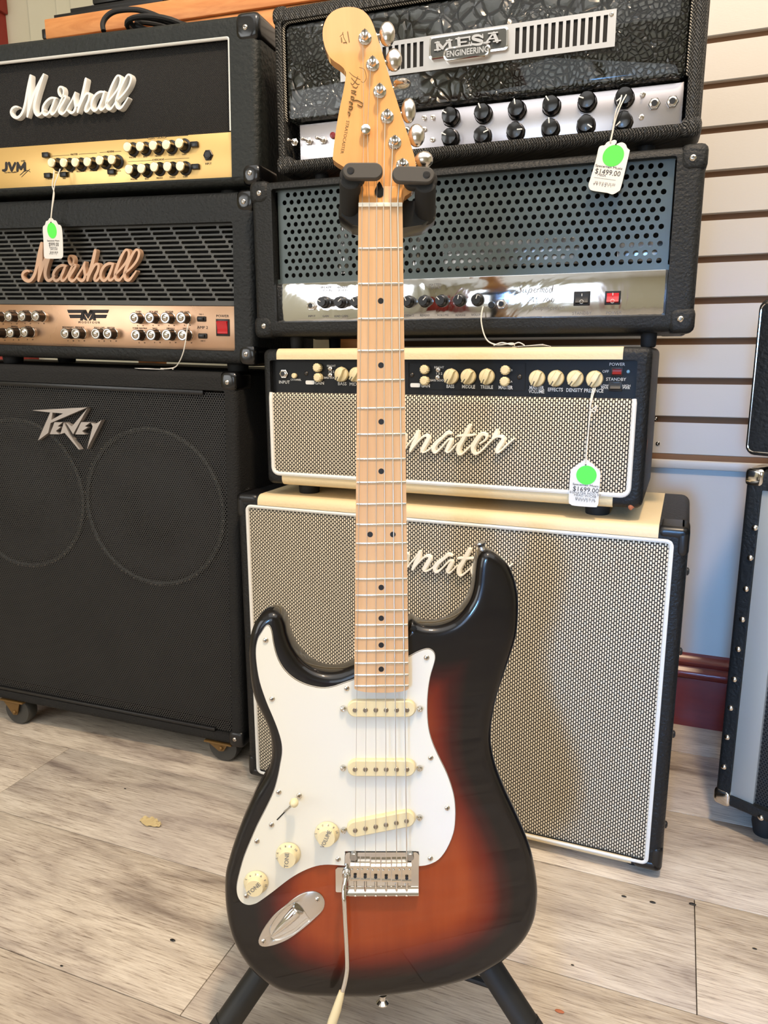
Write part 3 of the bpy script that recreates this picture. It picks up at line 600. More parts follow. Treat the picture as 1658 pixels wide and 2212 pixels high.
# ---- black perforated-grille head
FE = Face(.335, 1.10); ev0, ev1 = .0285, .262
EU0, EU1 = -.603, .055
th = Thing('amplifier_head', FE, (-.274, .12, ev0), 'black amplifier head with round-hole metal grille and mirror panel on top of the cream head', 'amplifier')
a, b, c, d = FE.q(590, 430), FE.q(1464, 358), FE.q(590, 694), FE.q(1434, 687)
el, er, eb, et = (a[0]+c[0])/2, (b[0]+d[0])/2, (c[1]+d[1])/2, FE.q(590, 408)[1]
th.part('cabinet_shell', shell(EU0, EU1, ev0, ev1, .25, (el-EU0, EU1-er, eb-ev0, ev1-et), .06, rad=.011, rc=.012), 'tolex_grain')
ps = (FE.q(590, 606)[1]+FE.q(1442, 583)[1])/2
def perf_plate(u0, u1, v0, v1, pu, pv, r, y, th_=.0016, marg=0):
    mb = MB(); nr = int((v1-v0)/pv); nc = int((u1-u0)/pu)
    for j in range(nr):
        vc = v0+pv*(j+.5); off = (j % 2)*pu/2
        for i in range(nc-(j % 2)):
            uc = u0+pu*(i+.5)+off+(u1-u0-nc*pu)/2; vs = []; K = 12
            for k in range(K):
                a = 2*PI*k/K+PI/12; x, z = math.cos(a), math.sin(a); sx = min(pu/2/max(abs(x), 1e-6), pv/2/max(abs(z), 1e-6))
                vs += [(uc+x*sx, y, vc+z*sx), (uc+x*r, y, vc+z*r), (uc+x*r*.97, y+th_, vc+z*r*.97)]
            # square corners
            cs = len(vs); vs += [(uc+sx_*pu/2, y, vc+sz_*pv/2) for sx_, sz_ in ((1, 1), (-1, 1), (-1, -1), (1, -1))]
            fs = []
            for k in range(K):
                n2 = (k+1) % K; a1, a2 = 2*PI*k/K+PI/12, 2*PI*n2/K+PI/12+(2*PI if n2 == 0 else 0); fs.append((3*k+1, 3*n2+1, 3*n2+2, 3*k+2)); ins = []
                for ci, ca in enumerate((math.atan2(pv, pu), PI-math.atan2(pv, pu), PI+math.atan2(pv, pu), 2*PI-math.atan2(pv, pu))):
                    for cc in (ca, ca+2*PI):
                        if a1 < cc < a2: ins.append(cs+ci)
                fs.append([3*k]+ins+[3*n2, 3*n2+1, 3*k+1])
            mb.add(vs, fs)
        if j % 2: 
            for e0, e1 in ((u0, u0+pu/2+(u1-u0-nc*pu)/2), (u1-pu/2-(u1-u0-nc*pu)/2, u1)): mb.add([(e0, y, vc-pv/2), (e1, y, vc-pv/2), (e1, y, vc+pv/2), (e0, y, vc+pv/2)], [(0, 1, 2, 3)])
        else:
            g_ = (u1-u0-nc*pu)/2
            if g_ > 1e-5:
                for e0, e1 in ((u0, u0+g_), (u1-g_, u1)): mb.add([(e0, y, vc-pv/2), (e1, y, vc-pv/2), (e1, y, vc+pv/2), (e0, y, vc+pv/2)], [(0, 1, 2, 3)])
    mb.box(u0-.004, u1+.004, y, y+th_, v0-.010, v0); mb.box(u0-.004, u1+.004, y, y+th_, v0+nr*pv, v0+nr*pv+.012)
    return mb
th.part('perforated_grille', perf_plate(el+.004, er-.002, ps+.0055, et, .0121, .0109, .0036, .014), 'perforated_grey')
m = MB(); m.box(el, er, .0505, .0595, ps+.002, et, 0); th.part('inner_chassis', m, 'baffle_black')
m = MB(); m.box(-.30, -.10, .030, .05, ps+.012, ps+.05, .002); m.box(-.05, .02, .032, .05, ps+.012, ps+.04, .002); th.part('transformer_cover', m, 'steel')
for u in (-.46, -.40, -.34):
    m = MB(); m.lathe([(.012, 0), (.013, .02), (.013, .06), (.008, .072), (.0001, .075)], c=(u, .036, ps+.012), axis=(0, 0, 1), n=14); th.part('valve', m, 'chrome_soft')
PY = .009
m = MB(); m.box(el+.0005, er-.0005, PY, .05, eb+.0005, ps-.0015, .0006); th.part('control_panel', m, 'panel_mirror', label='mirror-polished control panel')
kme = knobm([(.0092, 0), (.0092, .004), (.0076, .0055), (.0072, .016), (.0066, .0172), (.0001, .0172)], mat='plastic_black'); m = MB(); m.box(-.0005, .0005, -.0176, -.0168, .001, .0068); mk = m.mesh('pointer_line', 'ink_white')
for px, py in ((693, 652), (729, 652), (765, 652), (801, 651.5), (838, 651), (877, 650.5), (912, 649.5), (949, 648.5), (988, 647.5), (1027, 646.5)):
    a = FE.p(px, py, PY-.017); at = (a[0], PY, a[2]); o = inst(th, 'knob', kme, at); inst(th, 'pointer_line', mk, at, o); o.rotation_euler = (0, random.uniform(-1.2, 1.2), 0)
for px, py in ((673, 660.7), (1083, 657)): a = FE.p(px, py, PY); inst(th, 'jack', jack_me, (a[0], PY, a[2]))
bk = knobm([(.0048, 0), (.0048, .004), (.004, .005), (.0001, .005)], mat='plastic_black'); a = FE.p(1062, 659, PY); inst(th, 'channel_button', bk, (a[0], PY, a[2]))
ZI = Zm(0, 0, 1)
rocker(th, ZI, 1238, 629, 1275, 661, PY, 'plastic_black', 'standby_switch'); rocker(th, ZI, 1305, 628, 1341, 659, PY, 'red_switch', 'power_switch', label='bright red rocker power switch')
m = MB(); ty = PY-.0003
for s, x, y, h in (('PREAMP', 704, 621, .0052), ('(CH A)', 706, 627.5, .0052), ('PREAMP', 739, 621, .0052), ('(CH B)', 740, 627, .0052), ('MASTER', 939, 615, .0052), ('(CH A)', 941, 621.5, .0052), ('INPUT', 673, 683, .0045), ('GAIN', 703, 683, .0045), ('LEAD GAIN', 736, 683, .0045), ('PRESENCE', 880, 682, .0045), ('REVERB', 917, 681.5, .0045), ('VOLUME', 956, 681, .0045), ('REVERB', 994, 681, .0045), ('VOLUME', 1030, 680.5, .0045), ('STANDBY', 1256, 677, .006), ('POWER', 1325, 676, .006), ('Amplification', 1184, 665, .0085)): T(s, ZI, x, y, h)
for px in (704, 739, 941): a, b = FE.p(px, 632, ty), FE.p(px, 638, ty); m.box(a[0]-.0002, a[0]+.0002, ty, ty+.0004, b[2], a[2])
ZS = Zm(1100, 590, 11.843)
P = [[(355, 340, 8), (340, 300, 9), (300, 295, 10), (265, 340, 14), (275, 400, 26), (295, 450, 24), (270, 500, 16), (200, 505, 12), (155, 450, 10), (180, 400, 9)],
 [(360, 390, 8), (345, 440, 18), (345, 490, 16), (390, 480, 10), (430, 400, 9)], [(430, 395, 10), (415, 450, 18), (420, 495, 14), (455, 470, 8)],
 [(520, 390, 9), (490, 470, 18), (450, 555, 14)], [(500, 440, 8), (550, 395, 12), (575, 430, 16), (545, 490, 12), (510, 490, 8)],
 [(610, 450, 8), (680, 420, 10), (665, 390, 10), (625, 430, 14), (635, 490, 12), (690, 480, 8)], [(720, 400, 12), (700, 490, 12)], [(710, 430, 8), (760, 392, 12)],
 [(800, 400, 9), (780, 490, 12)], [(790, 420, 8), (840, 395, 12), (825, 485, 12)], [(835, 420, 8), (885, 395, 12), (870, 485, 12), (900, 480, 8)],
 [(960, 395, 12), (920, 430, 12), (930, 490, 12), (985, 460, 12), (960, 398, 10)], [(1090, 410, 10), (1040, 400, 12), (1020, 470, 14), (1060, 490, 12), (1120, 300, 12), (1090, 480, 14)],
 [(390, 650, 8), (430, 690, 8), (620, 610, 12), (460, 750, 14)], [(480, 690, 8), (590, 690, 8)], [(620, 610, 12), (610, 740, 14)], [(740, 630, 10), (680, 640, 14), (700, 690, 14), (690, 745, 12), (630, 730, 8)],
 [(930, 640, 12), (860, 730, 14)], [(980, 640, 12), (950, 700, 14), (990, 740, 12), (1020, 680, 12), (985, 640, 8)], [(1100, 640, 12), (1065, 700, 14), (1105, 740, 12), (1140, 680, 12), (1105, 640, 8)]]
sm_ = strokes(FE, ZS, P, ty, ty+.0006, 1/11.843/1330, n=4); m.add(sm_.v, sm_.f)
th.part('lettering', m, 'ink_grey', kind='stuff')
for u, su in ((EU0, -1), (EU1, 1)):
    for v, sv in ((ev0, -1), (ev1, 1)): corner(th, u, v, su, sv, .05, .032, mat='tolex_grain', front=.030, rad=.011)
    for sv in (-1, 1): 
        m = MB(); v = ev0 if sv < 0 else ev1; m.box(u+.001 if su < 0 else u-.04, u+.04 if su < 0 else u+.001, .215, .252, v-.001 if sv < 0 else v-.03, v+.03 if sv < 0 else v+.001, .006); th.part('corner_protector', m, 'plastic_black')
fm = foot_mesh(.011, ev0-hv1-.0005)
for u in (-.548, .0): 
    for y in (.04, .20): inst(th, 'rubber_foot', fm, (u, y, ev0))
# ---- crocodile leather head
FM = Face(.335, 1.105); mv0, mv1 = .2745, .502
MU0, MU1 = -.558, .045
th = Thing('amplifier_head', FM, (-.256, .12, mv0), 'black crocodile leather amplifier head with chrome slotted plate, topmost of the right stack', 'amplifier')
a, b, c, d = FM.q(637, 266), FM.q(1479, 168), FM.q(636, 343), FM.q(1472, 267)
ml, mr = FM.q(606, 140)[0]+.002, b[0]+.004; mt = (a[1]+b[1])/2; mb_ = (c[1]+d[1])/2
mtop = FM.q(700, 30)[1]
th.part('cabinet_shell', shell(MU0, MU1, mv0, mv1, .25, (ml-MU0, MU1-mr, mb_-mv0-.001, mv1-mtop), .05, rad=.011, rc=.012), 'tolex_braid')
m = MB(); L = [rrect(ml+.003+o, mr-.003-o, mt+.004+o, mtop-.003-o, .008, y) for o, y in ((0, .045), (0, .012), (.003, .007), (.010, .005))]; m.loft(L); th.part('leather_front', m, 'leather_croc')
pp = pipe_path([(ml+.001, .01, mt+.006), (ml+.001, .007, mt+.012), (ml+.001, .007, mtop), (mr-.001, .007, mtop), (mr-.001, .007, mt+.012), (mr-.001, .01, mt+.006)], .012)
m = MB(); m.tube(pp, .0022, 8); th.part('rope_piping', m, 'rope_piping')
PY = .016
m = MB(); m.box(a[0], b[0]-.0, PY, .049, mb_-.004, mt+.001, .0006); th.part('control_panel', m, 'panel_chrome_brushed')
# chrome slotted plate
pu0, pu1 = FM.q(*Zm(560, 0, 3.768)(655, 660))[0], FM.q(1329, 60)[0]; pv1 = FM.q(1330, 17)[1]; pv0 = (FM.q(1323, 100)[1]+FM.q(734, 176)[1])/2
Z3, Z4 = Zm(560, 0, 3.768), Zm(880, 0, 2.131)
slots = [FM.q(*Z3(x, y))[0] for x, y in ((1062, 465), (1112, 460), (1162, 450), (1212, 445), (1262, 440), (1315, 430))]; sp_ = (slots[-1]-slots[0])/5
slots = [slots[0]-sp_*k for k in range(12, 0, -1) if slots[0]-sp_*k > pu0+.012]+slots
s2 = FM.q(*Z4(503, 185))[0]; s3 = FM.q(*Z4(909, 130))[0]; slots += [s2+(s3-s2)*k/12 for k in range(13)]
m = MB(); yb = .002; sw = .0027; sh_ = (FM.q(*Z4(503, 125))[1]-FM.q(*Z4(503, 245))[1])/2; svc = FM.q(*Z4(503, 185))[1]
edges = [pu0]+[x for s in slots for x in (s-sw, s+sw)]+[pu1]
for i in range(0, len(edges), 2): m.box(edges[i], edges[i+1], yb, yb+.003, pv0, pv1)
for s in slots: m.box(s-sw, s+sw, yb, yb+.003, svc+sh_, pv1); m.box(s-sw, s+sw, yb, yb+.003, pv0, svc-sh_)
th.part('slotted_plate', m, 'chrome_soft')
m = MB(); m.box(pu0+.003, pu1-.003, .0042, .006, pv0+.003, pv1-.003); th.part('slot_backing', m, 'baffle_black')
for u in (pu0+.006, pu1-.006): inst(th, 'screw', screw_small, (u, .002, pv1-.006))
# badge
c0, c1, c2 = FM.q(929, 128, 0), FM.q(1097, 66, 0), FM.q(929, 84, 0)
bv0, bv1 = c0[1], c2[1]; m = MB(); m.loft([rrect(c0[0]-.001, c1[0]+.001, bv0-.002, bv1+.001, .005, y) for y in (.002, -.003)]+[rrect(c0[0]+.001, c1[0]-.001, bv0, bv1-.001, .004, -.0035)])
q0, q1 = FM.q(*Zm(880, 40, 6.632)(520, 540), 0), FM.q(*Zm(880, 40, 6.632)(1195, 460), 0); pc = (q0[1]+q1[1])/2
m.loft([rrect(q0[0], q1[0], pc-.0090, pc+.0090, .0088, y) for y in (.002, -.005)]+[rrect(q0[0]+.001, q1[0]-.001, pc-.0082, pc+.0082, .008, -.0055)])
bd = th.part('badge', m, 'chrome')
m = MB(); m.loft([rrect(c0[0]+.0015, c1[0]-.0015, bv0+.0008, bv1-.0015, .0038, y) for y in (-.0030, -.0038)]); m.loft([rrect(q0[0]+.003, q1[0]-.003, pc-.0066, pc+.0066, .0064, y) for y in (-.0050, -.0058)]); th.part('badge_field', m, 'logo_grey', bd)
ZB = Zm(880, 40, 6.632)
P = [[(420, 350, 34), (432, 445, 38)], [(430, 345, 36), (500, 425, 38)], [(500, 425, 30), (580, 325, 30)], [(598, 315, 40), (610, 425, 42)], [(395, 348, 18), (455, 340, 18)], [(388, 455, 18), (470, 446, 18)], [(560, 320, 18), (635, 311, 18)], [(575, 432, 18), (648, 422, 18)],
 [(733, 295, 46), (742, 405, 46)], [(695, 293, 20), (892, 267, 22)], [(740, 348, 20), (840, 336, 20)], [(695, 411, 20), (888, 385, 22)], [(886, 265, 18), (893, 315, 16)], [(888, 350, 16), (884, 390, 18)],
 [(1075, 275, 26), (1020, 248, 30), (950, 262, 36), (945, 298, 38), (1010, 315, 40), (1068, 335, 38), (1050, 370, 34), (980, 380, 30), (918, 370, 26)], [(918, 345, 14), (916, 390, 14)], [(1078, 235, 14), (1080, 285, 14)],
 [(1225, 225, 24), (1135, 345, 26)], [(1240, 220, 40), (1285, 330, 46)], [(1175, 302, 16), (1270, 292, 16)], [(1098, 356, 18), (1180, 345, 18)], [(1235, 338, 18), (1332, 324, 18)], [(1165, 226, 18), (1290, 208, 18)]]
sm_ = strokes(FM, ZB, P, -.0048, -.003, 1/6.632/1330, n=3, cham=.15); e = zp(FM, ZB, 855, 492, -.006); sm_.text('ENGINEERING', e[0], pc-.0002, .0108, -.006, sx=.86, bold=.0002)
th.part('lettering', sm_, 'chrome_soft', bd)
# knobs and fittings
m = MB(); m.lathe([(.0128, 0), (.0128, .003), (.0118, .0042), (.0112, .015), (.0098, .0172), (.004, .0182), (.0001, .0182)], n=30, rf=lambda i: 1.035 if i % 5 == 0 else 1); kb = m.mesh('knob', 'plastic_black_gloss'); m = MB(); m.box(-.0008, .0008, -.0190, -.0178, .004, .0112, .0002); mk = m.mesh('pointer_line', 'ink_white')
for x, y, rt in ((190, 528, -1.0), (340, 512, -.4), (497, 495, -.2), (657, 476, -.6), (823, 457, -1.2), (997, 438, -2.2), (188, 627, -1.1), (337, 617, 1.2), (490, 598, 1.6), (652, 583, -.1), (817, 566, 2.2), (990, 550, -2.3)):
    a = zp(FM, Z4, x, y, PY-.017); at = (a[0], PY, a[2]); o = inst(th, 'knob', kb, at); inst(th, 'pointer_line', mk, at, o); o.rotation_euler = (0, rt, 0)
for Zz, x, y in ((Z4, 1083, 435), (Z4, 1075, 541), (Z3, 1413, 957), (Z3, 1410, 1140), (Z3, 1343, 1055), (Z3, 1343, 960)): a = zp(FM, Zz, x, y, PY); inst(th, 'toggle', toggle_mini, (a[0], PY, a[2]))
for x, y in ((290, 1160), (403, 1150), (520, 1143)): a = zp(FM, Z3, x, y, PY); inst(th, 'toggle', toggle_me, (a[0], PY, a[2]))
for Zz, x, y in ((Z4, 1135, 480), (Z4, 1218, 470), (Z3, 1200, 1075)): a = zp(FM, Zz, x, y, PY); inst(th, 'jack', jack_me, (a[0], PY, a[2]))
m = MB(); a = zp(FM, Z3, 603, 1105, PY); m.lathe([(.005, 0), (.0045, .004), (.0001, .005)], c=a, n=14); th.part('indicator_light', m, 'red_dull')
for u, su in ((MU0, -1), (MU1, 1)):
    for v, sv in ((mv0, -1), (mv1, 1)): corner(th, u, v, su, sv, .05, .026, mat='tolex_braid', front=.022, rad=.011, screws=False, thick=.0016)
fm = foot_mesh(.011, mv0-ev1-.0008)
for u in (-.50, -.02):
    for y in (.04, .20): inst(th, 'rubber_foot', fm, (u, y, mv0))
# ================================================================ LEFT STACK
FS = Face(.31, 1.15, roll=.028)
# ---- black perforated cabinet on casters
pv0_, pv1_ = -.755, -.0480; PU1 = -.632; PU0 = PU1-.762
th = Thing('speaker_cabinet', FS, (-1.0, .15, pv0_), 'big black speaker cabinet with perforated steel grille on casters at the left', 'speaker cabinet')
gr_, gt_ = FS.q(495, 1302)[0], FS.q(220, 832.5)[1]; gb_ = FS.q(240, 1538)[1]
th.part('cabinet_shell', shell(PU0, PU1, pv0_, pv1_, .36, (gr_-PU1+.03 if False else .03, PU1-gr_, gb_-pv0_, pv1_-gt_), .05, rad=.011, rc=.012), 'tolex_carpet')
m = MB(); m.box(PU0+.03, gr_, .006, .0068, gb_+.004, gt_-.004); th.part('perforated_grille', m, 'perforated_black')
m = MB(); e = FS.q(437, 846)[0]
m.box(PU0+.03, e, .001, .011, gt_-.009, gt_-.0005, .002); th.part('grille_retainer', m, 'plastic_black'); m = MB(); m.box(PU0+.03, FS.q(463, 1580)[0], .001, .011, gb_+.0005, gb_+.008, .002); th.part('grille_retainer', m, 'plastic_black')
m = MB(); m.box(PU0+.03, gr_, .044, .0495, gb_+.002, gt_-.002); th.part('baffle', m, 'baffle_black')
for (cx0, cy0, r) in ((338, 1094, None), (30, 1066, None)):
    if cx0 == 338: x0 = FS.q(187, 1080, .04)[0]; x1 = FS.q(486, 1110, .04)[0]; vt, vb = FS.q(330, 922, .04)[1], FS.q(350, 1266, .04)[1]; rr = ((x1-x0)/2+(vt-vb)/2)/2; cu, cv = (x0+x1)/2, (vt+vb)/2
    else: x1 = FS.q(184, 1090, .04)[0]; vt, vb = FS.q(20, 905, .04)[1], FS.q(70, 1229, .04)[1]; cu, cv = x1-rr, cv+.002
    m = MB(); m.lathe([(rr, 0), (rr, .006), (rr-.004, .008), (rr-.008, .006), (rr-.008, 0)], c=(cu, .044, cv), n=64); sp = th.part('speaker', m, 'logo_grey')
    m = MB(); L = []
    m.lathe([(rr-.008, .001), (rr-.02, .004), (rr-.032, .001), (.06, .0012), (.056, .003), (.03, .008), (.0001, .010)], c=(cu, .0435, cv), n=48); th.part('cone', m, 'cone_paper', sp)
    m = MB()
    for k in range(96): a = 2*PI*k/96; m.sphere((cu+(rr-.002)*math.cos(a), .036, cv+(rr-.002)*math.sin(a)), .0015, 6)
    th.part('trim_beads', m, 'nickel', sp, kind='stuff')
ZP = Zm(60, 860, 9.211)
polys = [[(115, 240), (1205, 182), (740, 302), (475, 283)], [(1205, 182), (480, 492), (495, 430), (740, 296)], [(475, 280), (520, 290), (495, 430), (480, 492), (432, 690), (230, 840)],
 [(560, 475), (722, 478), (625, 555), (682, 575), (585, 650), (650, 716), (468, 713)], [(745, 480), (860, 720), (1070, 1020), (1038, 1015), (760, 685), (675, 712)],
 [(785, 480), (905, 560), (1215, 198), (930, 714)], [(1090, 475), (1272, 480), (1165, 555), (1222, 580), (1110, 650), (1170, 718), (975, 718)], [(1285, 488), (1378, 512), (1495, 433), (1205, 1012), (1320, 560)]]
m = MB()
for i, P in enumerate(polys): m.prism([FS.q(*ZP(*p), 0) for p in P], -.0035-.0001*i, .006)
th.part('logo', m, 'logo_steel')
for v, sv in ((pv0_, -1), (pv1_, 1)):
    for u, su in ((PU0, -1), (PU1, 1)): corner(th, u, v, su, sv, .05, .036, mat='plastic_black_gloss' if sv > 0 else 'plastic_black', front=.03, rad=.011)
# casters: each wheel touches the floor
for uc, y in ((-.688, .022), (-1.185, .022), (-.675, .30), (-1.16, .30)):
    top = FS.w(uc, y, pv0_); hh = top.z; rw = .032
    ax = Vector((0, 0, 1)); zl = pv0_-(hh-rw)/FS.V.z
    m = MB(); m.box(uc-.03, uc+.03, y-.022, y+.022, pv0_-.003, pv0_, .001)
    m.prism([(uc-.022, pv0_-.003), (uc+.02, pv0_-.003), (uc+.012, zl-.006), (uc+.002, zl-.008)], y-.019, y-.0165); m.prism([(uc-.022, pv0_-.003), (uc+.02, pv0_-.003), (uc+.012, zl-.006), (uc+.002, zl-.008)], y+.0165, y+.019)
    m.lathe([(.004, -.022), (.004, .022), (.002, .024)], c=(uc+.007, y, zl), n=10)
    c = th.part('caster', m, 'caster_plate')
    m = MB(); m.lathe([(rw*.5, -.012), (rw*.93, -.013), (rw, -.009), (rw, .009), (rw*.93, .013), (rw*.5, .012)], c=(uc+.007, y, zl), n=28); th.part('wheel', m, 'wheel_grey', c)
# ---- slotted-grille head
fv0, fv1 = -.034, .243; fu1 = -.594; fu0 = fu1-.735
th = Thing('amplifier_head', FS, (-.96, .12, fv0), 'black amplifier head with slotted plastic grille and copper panel, on the perforated cabinet', 'amplifier')
fr_ = (FS.q(506.7, 657.7)[0]+FS.q(510, 760)[0]+FS.q(497, 478)[0])/3; ft_ = FS.q(248, 486)[1]; fb_ = (FS.q(0, 744)[1]+FS.q(510, 760)[1])/2; fs_ = (FS.q(0, 657)[1]+FS.q(506, 658)[1])/2
th.part('cabinet_shell', shell(fu0, fu1, fv0, fv1, .25, (.036, fu1-fr_, fb_-fv0, fv1-ft_), .055, rad=.013, rc=.014), 'tolex_coarse')
m = MB(); pu, pv = .0446, .00775; nrow = int((ft_-fs_-.004)/pv); W0 = fu0+.036; y = .014
for j in range(-1, nrow+1):
    vc = ft_-.002-pv*(j+.5); off = (j*.0056) % pu
    i = -1
    while True:
        c0 = W0+off+pu*i; i += 1
        a, b = max(c0, W0), min(c0+pu, fr_)
        if c0 > fr_: break
        if b-a < .004: 
            if b > a: m.add([(a, y, vc-pv/2), (b, y, vc-pv/2), (b, y, vc+pv/2), (a, y, vc+pv/2)], [(0, 1, 2, 3)])
            continue
        if vc+pv/2 > ft_+.001 or vc-pv/2 < fs_+.002: m.add([(a, y, max(vc-pv/2, fs_)), (b, y, max(vc-pv/2, fs_)), (b, y, min(vc+pv/2, ft_+.004)), (a, y, min(vc+pv/2, ft_+.004))], [(0, 1, 2, 3)]); continue
        g = .0017; h = pv*.31; x0, x1 = a+g, b-g; ch = h*.6
        O = [(a, vc-pv/2), (b, vc-pv/2), (b, vc), (b, vc+pv/2), (a, vc+pv/2), (a, vc)]
        I = [(x0+ch, vc-h), (x1-ch, vc-h), (x1, vc), (x1-ch, vc+h), (x0+ch, vc+h), (x0, vc)]
        vs = [(p[0], y, p[1]) for p in O]+[(p[0], y, p[1]) for p in I]+[(p[0]*1, y+.006, p[1]-.0008) for p in I]
        m.add(vs, [(k, (k+1) % 6, 6+(k+1) % 6, 6+k) for k in range(6)]+[(6+k, 6+(k+1) % 6, 12+(k+1) % 6, 12+k) for k in range(6)])
th.part('slotted_grille', m, 'slot_grille'); m = MB(); m.box(W0, fr_, .034, .054, fs_, ft_); th.part('grille_backing', m, 'baffle_black')
PY = .012; m = MB(); m.box(W0, fr_-.0005, PY, .05, fb_+.0005, fs_-.001, .0005); th.part('control_panel', m, 'panel_copper')
ZM, ZN = Zm(0, 640, 6.141), Zm(250, 640, 5.921)
m = MB(); m.lathe([(.0098, 0), (.0098, .003), (.0088, .004), (.0088, .019), (.0082, .0205), (.0066, .0205), (.0056, .0222), (.003, .0236), (.0001, .024)], n=24); kc = m.mesh('knob', 'nickel'); 
m = MB(); m.lathe([(.0094, .004), (.00895, .0042), (.00895, .0195), (.0094, .0196)], n=24); ks = m.mesh('knob_skirt', 'screw_dark')
KP = [(ZM, x, y) for x, y in ((95, 265), (275, 262), (455, 262), (-85, 268), (120, 480), (305, 475), (-65, 484), (845, 492), (990, 492), (1255, 495), (1412, 495))]+[(ZN, x, y) for x, y in ((222, 276), (420, 273), (620, 275), (822, 272), (242, 495), (439, 492), (637, 493), (840, 496))]
for Zz, x, y in KP: a = zp(FS, Zz, x, y, PY-.022); at = (a[0], PY, a[2]); o = inst(th, 'knob', kc, at); inst(th, 'knob_skirt', ks, at, o)
m = MB(); m.box(-.0085, .0085, -.003, .0005, -.0045, .0045, .0015); m.box(-.006, .006, -.0075, -.003, -.0028, .0028, .0012); bb = m.mesh('push_button', 'plastic_black')
for x, y in ((1093, 290), (1108, 508)): a = zp(FS, ZN, x, y, PY-.002); inst(th, 'push_button', bb, (a[0], PY, a[2]))
rocker(th, ZN, 1290, 292, 1455, 508, PY, 'red_switch', label='red rocker power switch in black surround', marks=False, tilt=-1)
m = MB(); ty = PY-.0004
P = [[(888, 178), (1135, 178), (1158, 222), (905, 222)], [(912, 243), (1090, 243), (1078, 290), (930, 290)], [(1075, 222), (1135, 178), (1095, 322), (1060, 322)], [(1098, 200), (1140, 178), (1182, 268), (1166, 300)]]
for q in P: m.prism([FS.q(*ZM(*p), ty) for p in q], ty, ty+.0004); m.prism([FS.q(*ZM(2332-p[0], p[1]), ty) for p in q][::-1], ty-.0001, ty+.0004)
m.prism([FS.q(*ZM(*p), ty) for p in ((1090, 290), (1110, 225), (1160, 322), (1135, 322))], ty, ty+.0004); m.prism([FS.q(*ZM(2332-p[0], p[1]), ty) for p in ((1090, 290), (1110, 225), (1160, 322), (1135, 322))][::-1], ty, ty+.0004)
for Zz, s, x, y, h in [(ZM, 'M O D E F O U R', 1180, 348, .0055), (ZM, 'VOLUME', 160, 192, .0038), (ZM, 'REVERB', 342, 194, .0038), (ZM, 'FX LEVEL', 520, 196, .0038), (ZM, 'MIDDLE', 190, 402, .0038), (ZM, 'TREBLE', 368, 404, .0038), (ZM, 'RESONANCE', 900, 411, .0038), (ZM, 'PRESENCE', 1055, 413, .0038), (ZM, 'SOLO LEVEL', 1318, 417, .0038), (ZM, 'MASTER', 1470, 418, .0038),
  (ZN, 'GAIN', 287, 196, .004), (ZN, 'VOLUME', 482, 197, .004), (ZN, 'REVERB', 683, 198, .004), (ZN, 'FX LEVEL', 885, 200, .004), (ZN, 'TONE MATRIX', 305, 410, .004), (ZN, 'BASS', 500, 412, .004), (ZN, 'MIDDLE', 700, 413, .004), (ZN, 'TREBLE', 900, 414, .004), (ZN, 'OD 1', 1093, 232, .0034), (ZN, 'OD 2', 1113, 572, .0034), (ZN, 'AMP 2', 1108, 401, .0068), (ZN, 'POWER', 1364, 254, .0062)]: T(s, Zz, x, y, h, sx=1.15)
for Zz, x, y in KP:
    for dx, s in ((55, '0'), (125, '10')): T(s, Zz, x+dx, y+100, .0032)
th.part('lettering', m, 'ink_black', kind='stuff')
# logo: same lettering as the head above, measured on the face and refitted here
ZJ, ZK = Zm(0, 140, 5.5267), Zm(30, 520, 5.717)
j1, j2, k1, k2 = FS.q(*ZJ(328, 615)), FS.q(*ZJ(1555, 124)), FS.q(*ZK(325, 505), .004), FS.q(*ZK(1555, 130), .004)
su_, sv_ = (k2[0]-k1[0])/(j2[0]-j1[0]), (k2[1]-k1[1])/(j2[1]-j1[1]); sh2 = ((FS.q(*ZK(1440, 498))[1]-k1[1])-(FS.q(*ZJ(1440, 525))[1]-j1[1])*sv_)/(FS.q(*ZJ(1440, 525))[0]-j1[0])
th.part('logo', strokes(FS, ZJ, MARSH, .0052, .0135, 1.08/5.5267/1240, lambda u, v: (k1[0]+(u-j1[0])*su_, k1[1]+(v-j1[1])*sv_), cham=.12), 'logo_copper')
for u, su in ((fu0, -1), (fu1, 1)):
    for v, sv in ((fv0, -1), (fv1, 1)): corner(th, u, v, su, sv, .05, .034, mat='plastic_black_gloss', front=.032, rad=.013)
fm = foot_mesh(.019, fv0-pv1_-.001)
for u in (-.655, -1.15):
    for y in (.05, .20): inst(th, 'rubber_foot', fm, (u, y, fv0))
# ---- gold panel head
jv0, jv1 = .2515, .498; ju1 = -.583; ju0 = ju1-.745
th = Thing('amplifier_head', FS, (-.955, .12, jv0), 'black amplifier head with white piping and gold control panel, topmost of the left stack', 'amplifier')
jr = (FS.q(490, 80)[0]+FS.q(500, 250)[0])/2; jt = (FS.q(0, 137)[1]+FS.q(490, 74)[1])/2; js = (FS.q(0, 318)[1]+FS.q(501, 280)[1])/2; jb = (FS.q(0, 411)[1]+FS.q(505, 384)[1])/2
th.part('cabinet_shell', shell(ju0, ju1, jv0, jv1, .25, (.042, ju1-jr-.001, jb-jv0-.001, jv1-jt), .04, rad=.012, rc=.014), 'tolex_levant')
W0 = ju0+.043
m = MB(); m.box(W0, jr, .010, .03, js-.004, jt-.001, .002); th.part('grille_cloth', m, 'cloth_black')
pp = pipe_path([(W0, .003, js), (W0, .003, jt-.0005), (jr+.0005, .003, jt-.0005), (jr+.0005, .003, js)], .006); m = MB(); m.tube(pp, .0032, 8); th.part('piping', m, 'piping_white')
PY = .008; m = MB(); m.box(W0, jr+.0015, PY, .038, jb, js, .0005); th.part('control_panel', m, 'panel_gold')
